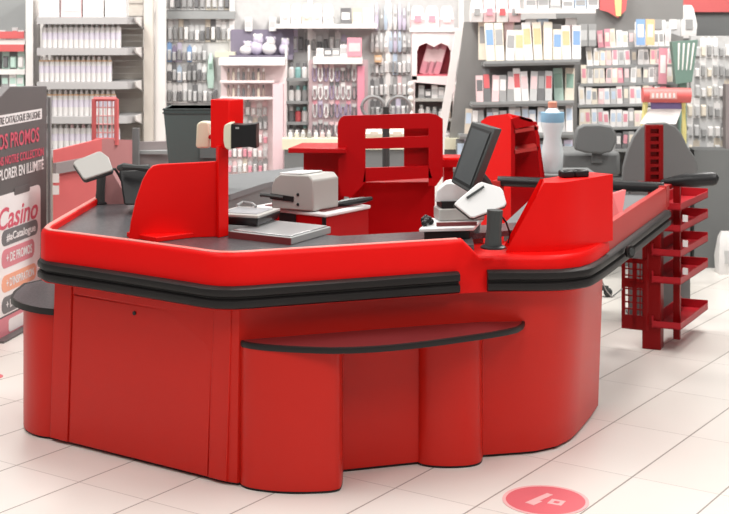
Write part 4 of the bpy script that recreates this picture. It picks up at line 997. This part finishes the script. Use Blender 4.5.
# wire hoops behind the slotted cabinet
WD = 7.6; t = thing('hoop_stand', 'grey stand with two round hoops above the slotted red cabinet', 'stand', (xat(386, WD), WD, 0))
for x, r in ((373, 11), (399, 11)):
    c = V(x, 107, WD); rr = r*WD/F
    q = [c+Vector((math.cos(a*PI/10)*rr, 0, math.sin(a*PI/10)*rr*.95)) for a in range(21)]
    obj('hoop', MB().tube(q, .011, 6), GREYP, t)
obj('stem', MB().tube([(xat(386, WD), WD, 0), (xat(386, WD), WD, zat(107, WD))], .020, 8), CHAR, t)
obj('foot', MB().lathe((xat(386, WD), WD, 0), [(.16, 0), (.16, .015), (.03, .03)], 16), CHAR, t)

# --- leaning white post and the magazine rack
t = thing('end_post', 'white leaning dotted end post left of the magazine rack', 'post', (xat(445, 8.75), 8.75, 0))
obj('post', MB().slab([V(456, 30, 8.7), V(463, 30, 8.7), V(445, 140, 8.75), V(437, 140, 8.75)], (0, .05, 0)), WHITEB, t)
obj('leg', MB().slab([V(437, 140, 8.75), V(445, 140, 8.75), Vector((xat(437, 8.75), 8.75, 0)), Vector((xat(429, 8.75), 8.75, 0))], (0, .05, 0)), WHITEB, t)
MD = 8.9
t = thing('magazine_rack', 'dark grey sloping magazine rack full of magazines at the right', 'shelving', (xat(525, MD), MD+.2, 0))
DGB = mat('dull_grey_rack', (.23, .226, .22), .7)
xa, xb = xat(456, MD), xat(590, MD)
obj('back_panel', MB().slab([V(464, 22, MD+.20), V(577, 18, MD+.20), V(577, 180, MD+.20), V(444, 180, MD+.2)], (0, .03, 0)), DGB, t)
obj('base', MB().box(((xa+xb)/2, MD+.12, .30), (xb-xa, .34, .60)), GREYM, t)
LED = [(62, 484, 580), (103, 472, 574), (135, 460, 574), (167, 452, 576)]
for y, a, b in LED:
    obj('ledge', MB().slab([V(a, y+1, MD), V(b, y-1, MD), V(b, y-1, MD)+Vector((0, .22, 0)), V(a, y+1, MD)+Vector((0, .22, 0))], (0, 0, -.022)), GREYP, t)
    obj('lip', MB().slab([V(a, y+2, MD), V(b, y, MD), V(b, y-3, MD), V(a, y-1, MD)], (0, -.008, 0)), GREYP, t)
obj('header_shelf', MB().box((xat(556, MD), MD+.12, zat(11, MD)), (xat(600, MD)-xat(520, MD), .22, .03)), WHITEB, t)
MG = 'magazines on the grey magazine rack'
MC = ['cream', 'white', 'beige', 'white', 'grey', 'white', 'pale blue', 'silver', 'pale pink']
rowof('book', 486, 581, 61, 38, MD+.03, 10, ['cream', 'cream', 'white', 'silver', 'white', 'white', 'pale blue'], 'on the top magazine ledge', MG, 'magazine', cols2=['white', 'blue', 'pale pink', 'grey', 'orange'], rx=-.15, slope=-.02, hvar=.2)
rowof('book', 476, 552, 102, 33, MD+.03, 10, ['pale pink', 'white', 'white', 'white', 'grey', 'white', 'silver', 'charcoal'], 'on the second magazine ledge', MG, 'magazine', cols2=['white', 'red', 'pale pink', 'grey', 'charcoal'], rx=-.15, slope=-.02, hvar=.2)
rowof('book', 464, 573, 134, 28, MD+.03, 15, ['grey', 'silver', 'charcoal', 'white', 'pale blue', 'white', 'beige', 'pale pink'], 'on the third magazine ledge', MG, 'magazine', cols2=['white', 'grey', 'pale blue'], rx=-.15, slope=-.02, hvar=.2)
rowof('book', 456, 574, 166, 27, MD+.03, 13, ['grey', 'silver', 'white', 'white', 'lilac', 'pale blue', 'beige', 'charcoal'], 'on the lowest magazine ledge', MG, 'magazine', cols2=['white', 'grey', 'pale blue'], rx=-.15, slope=-.015, hvar=.2)
rowof('book', 478, 575, 60, 46, MD+.10, 8, ['cream', 'white', 'beige', 'silver', 'white', 'pale blue', 'grey', 'white'], 'in the back row of the top magazine ledge', MG, 'tall magazine', cols2=['white', 'grey', 'pale pink', 'beige'], rx=-.12, slope=-.02, hvar=.25)
rowof('book', 554, 574, 102, 34, MD+.12, 2, ['mint', 'cream'], 'standing between magazine rack and card rack', 'green magazines beside the card rack', 'magazine', cols2=['white', 'green'], rx=-.15)
for i, (a, y) in enumerate(((487, 60), (538, 58), (477, 101), (481, 101))):
    pass
rowof('box', 524, 598, 9, 14, MD+.08, 6, ['white', 'silver', 'grey', 'white', 'pale blue', 'white'], 'on the shelf above the magazine rack', 'boxes above the magazine rack', 'flat box', cols2=['white', 'grey'], zoff=zat(11, MD)+.015-zat(9, MD+.08), hvar=.3)
rowof('bag', 470, 520, 22, 24, MD+.12, 4, ['white', 'pale pink', 'white', 'pale pink'], 'behind the top magazines', 'pale bags above the magazines', 'patterned bag', cols2=['red', 'pink', 'grey'], jit=.1)

# --- greeting card rack
QD = 9.3
t = thing('card_rack', 'wide grey card rack with stepped rows of cards at the right', 'shelving', (xat(628, QD), QD+.2, 0))
xa, xb = xat(562, QD), xat(692, QD)
obj('back_panel', MB().box(((xa+xb)/2, QD+.27, .92), (xb-xa, .03, 1.84)), DGB, t)
obj('base_cabinet', MB().box(((xa+xb)/2-.01, QD+.14, .30), (xb-xa-.02, .30, .60)), GREYM, t)
CR = [(46, 597, 672), (64, 586, 676), (82, 580, 674), (103, 578, 668), (126, 578, 660), (148, 578, 690)]
CC = ['white', 'white', 'cream', 'pale pink', 'white', 'silver', 'white', 'grey', 'white', 'white', 'cream', 'pale pink', 'white', 'pink']
for r, (y, a, b) in enumerate(CR):
    dd = QD+.20-.04*r
    obj('ledge', MB().slab([V(a, y+2, dd-.03), V(b, y, dd-.03), V(b, y, dd-.03)+Vector((0, .30-.20+.04*r, 0)), V(a, y+2, dd-.03)+Vector((0, .10+.04*r, 0))], (0, 0, -.018)), GREYP, t)
    n = int((b-a)/6.2)
    rowof('card', a+1, b-1, y+1.5, 18.5, dd, n, CC if r != 5 else ['grey', 'silver', 'white', 'charcoal'], f'in the {("top", "second", "third", "fourth", "fifth", "lowest")[r]} card rack row', 'greeting cards on the card rack', 'greeting card', cols2=['white', 'pale pink', 'grey', 'cream', 'pale blue', 'silver', 'beige', 'pink'], rx=-.12, slope=-.02, hvar=.15, jit=.3)
rowof('card', 636, 655, 45, 26, QD+.06, 2, ['blue', 'orange'], 'sticking up at the top of card rack', 'tall cards on top of the card rack', 'tall card', cols2=['white', 'cream'], rx=-.1)
rowof('card', 658, 667, 84, 36, QD+.05, 1, ['pink'], 'tall strip on the right of card rack', 'pink strip on the card rack', 'hanging strip', cols2=['white'])
rowof('box', 570, 596, 46, 22, QD+.16, 3, ['charcoal', 'grey', 'grey'], 'beside the top card row', 'grey boxes beside the card rack', 'grey box', cols2=['silver'])
# fascia above
t = thing('red_fascia', 'coral red shop fascia board with dark grey band at upper right', 'sign', (xat(690, 9.9), 9.9, zat(40, 9.9)))
obj('red_board', MB().box((xat(690, 9.9), 9.9, zat(2, 9.9)), (xat(727, 9.9)-xat(630, 9.9), .04, 20*9.9/F)), mat('coral_red_board', (.66, .14, .14), .5), t)
obj('support_post', MB().box((xat(705, 9.93), 9.98, .90), (.06, .04, 1.8)), GREYM, t)
obj('grey_band', MB().box((xat(705, 9.92), 9.93, zat(30, 9.9)), (xat(760, 9.9)-xat(640, 9.9), .04, 40*9.9/F)), GREYM, t)
t = thing('corner_banner', 'small red and orange banner above the card rack', 'banner', (xat(614, 9.5), 9.5, zat(18, 9.5)))
obj('cloth', MB().slab([V(600, -8, 9.5), V(628, -8, 9.5), V(626, 10, 9.5), V(618, 18, 9.5), V(608, 12, 9.5), V(600, 10, 9.5)], (0, .02, 0)), PINKR, t)
obj('yellow_stripe', MB().slab([V(614, -8, 9.495), V(622, -8, 9.495), V(621, 16, 9.495), V(616, 16, 9.495)], (0, .004, 0)), YEL, t)
# white rolls and boxes on top of card rack
rowof('bag', 634, 694, 38, 33, QD+.31, 4, ['white', 'white', 'silver', 'white'], 'on top behind the card rack', 'white bags behind the card rack', 'large bag', cols2=['white', 'grey'], jit=.2, fill=1.0)
# green rack
GR = 9.15; t = thing('green_rack', 'grey green wire rack at the right end of the card rack', 'rack', (xat(684, GR), GR, 0))
GRM = mat('grey_green_panel', (.15, .24, .20), .55)
obj('basket', MB().slab([V(672, 42, GR), V(698, 40, GR), V(692, 82, GR), V(676, 84, GR)], (0, .08, 0)), GRM, t)
m = MB()
for k in range(4): m.slab([V(678+5*k, 43, GR-.004), V(680+5*k, 43, GR-.004), V(679+4*k, 70, GR-.004), V(678+4*k, 70, GR-.004)], (0, .004, 0))
obj('wire_bars', m, WHITEB, t)
obj('pole', MB().box((xat(684, GR), GR+.05, zat(80, GR)/2), (.05, .05, zat(80, GR))), GRM, t)
# right pegboard with hanging packs
RD = 9.45; t = thing('end_pegboard', 'pale grey pegboard of hanging silver packets at the right edge', 'shelving', (xat(715, RD), RD+.04, 0))
XA, XB = xat(691, RD), xat(750, RD)
obj('board', MB().box(((XA+XB)/2, RD+.03, zat(36, RD)/2), (XB-XA, .05, zat(36, RD))), PEG, t)
obj('base_cabinet', MB().box((xat(706, RD), RD-.10, .40), (xat(726, RD)-xat(688, RD), .22, .80)), GREYM, t)
obj('corner_post', MB().box((xat(727, RD), RD-.10, .62), (.09, .08, 1.24)), MAUVE, t)
for r, y in enumerate((58, 78, 98, 118, 138, 158)):
    rowof('pack', 694 if r < 3 else 686, 748, y, 20, RD+.004, 9, ['silver', 'white', 'grey', 'white', 'beige', 'silver'], f'in the {("top", "second", "third", "fourth", "fifth", "lowest")[r]} row of the right pegboard', 'packets on the right pegboard', 'hanging packet', cols2=['white', 'silver', 'grey', 'cream'], hvar=.25)
put('bag', .13, .28, 'white', 'silver', (xat(727, 9.05), 9.05, 0), 'white paper bag standing on the floor at the right edge', 'white bag', name=('paper_bag', 'bag'))


# ------------------------------------------------------------------ light and camera
w = bpy.data.worlds.new('store_ambient'); sc.world = w; w.use_nodes = True
w.node_tree.nodes['Background'].inputs[0].default_value = (1, .985, .97, 1)
w.node_tree.nodes['Background'].inputs[1].default_value = .34
def area(name, loc, sx, sy, e, rot=(0, 0, 0)):
    l = bpy.data.lights.new(name, 'AREA'); l.shape = 'RECTANGLE'; l.size = sx; l.size_y = sy; l.energy = e; l.color = (1, .97, .93)
    o = bpy.data.objects.new(name, l); col.objects.link(o); o.location = loc; o.rotation_euler = rot
for i, (x, y) in enumerate(((-2.2, 2.6), (0, 2.6), (2.2, 2.6), (-2.2, 5.2), (0, 5.2), (2.2, 5.2), (-2.2, 8.1), (0, 8.1), (2.2, 8.1))):
    area('ceiling_light', (x, y, 3.3), .5, 1.6, (58 if x < 0 else 60 if x < 1 else 80) if y < 7 else 138)  # unseen lamps; rear row added strength to lift the background like haze
cam = bpy.data.cameras.new('camera'); co = bpy.data.objects.new('camera', cam); col.objects.link(co)
co.location = (0, 0, H); co.rotation_euler = (PI/2, 0, 0)
cam.sensor_width = 36; cam.lens = 36*F/729; cam.shift_y = -(257-HZ)/729
cam.dof.use_dof = True; cam.dof.focus_distance = 5.3; cam.dof.aperture_fstop = 5.6
sc.camera = co
sc.view_settings.view_transform = 'Standard'; sc.view_settings.look = 'None'; sc.view_settings.gamma = 1; sc.view_settings.exposure = -0.62
sc.view_settings.use_curve_mapping = False
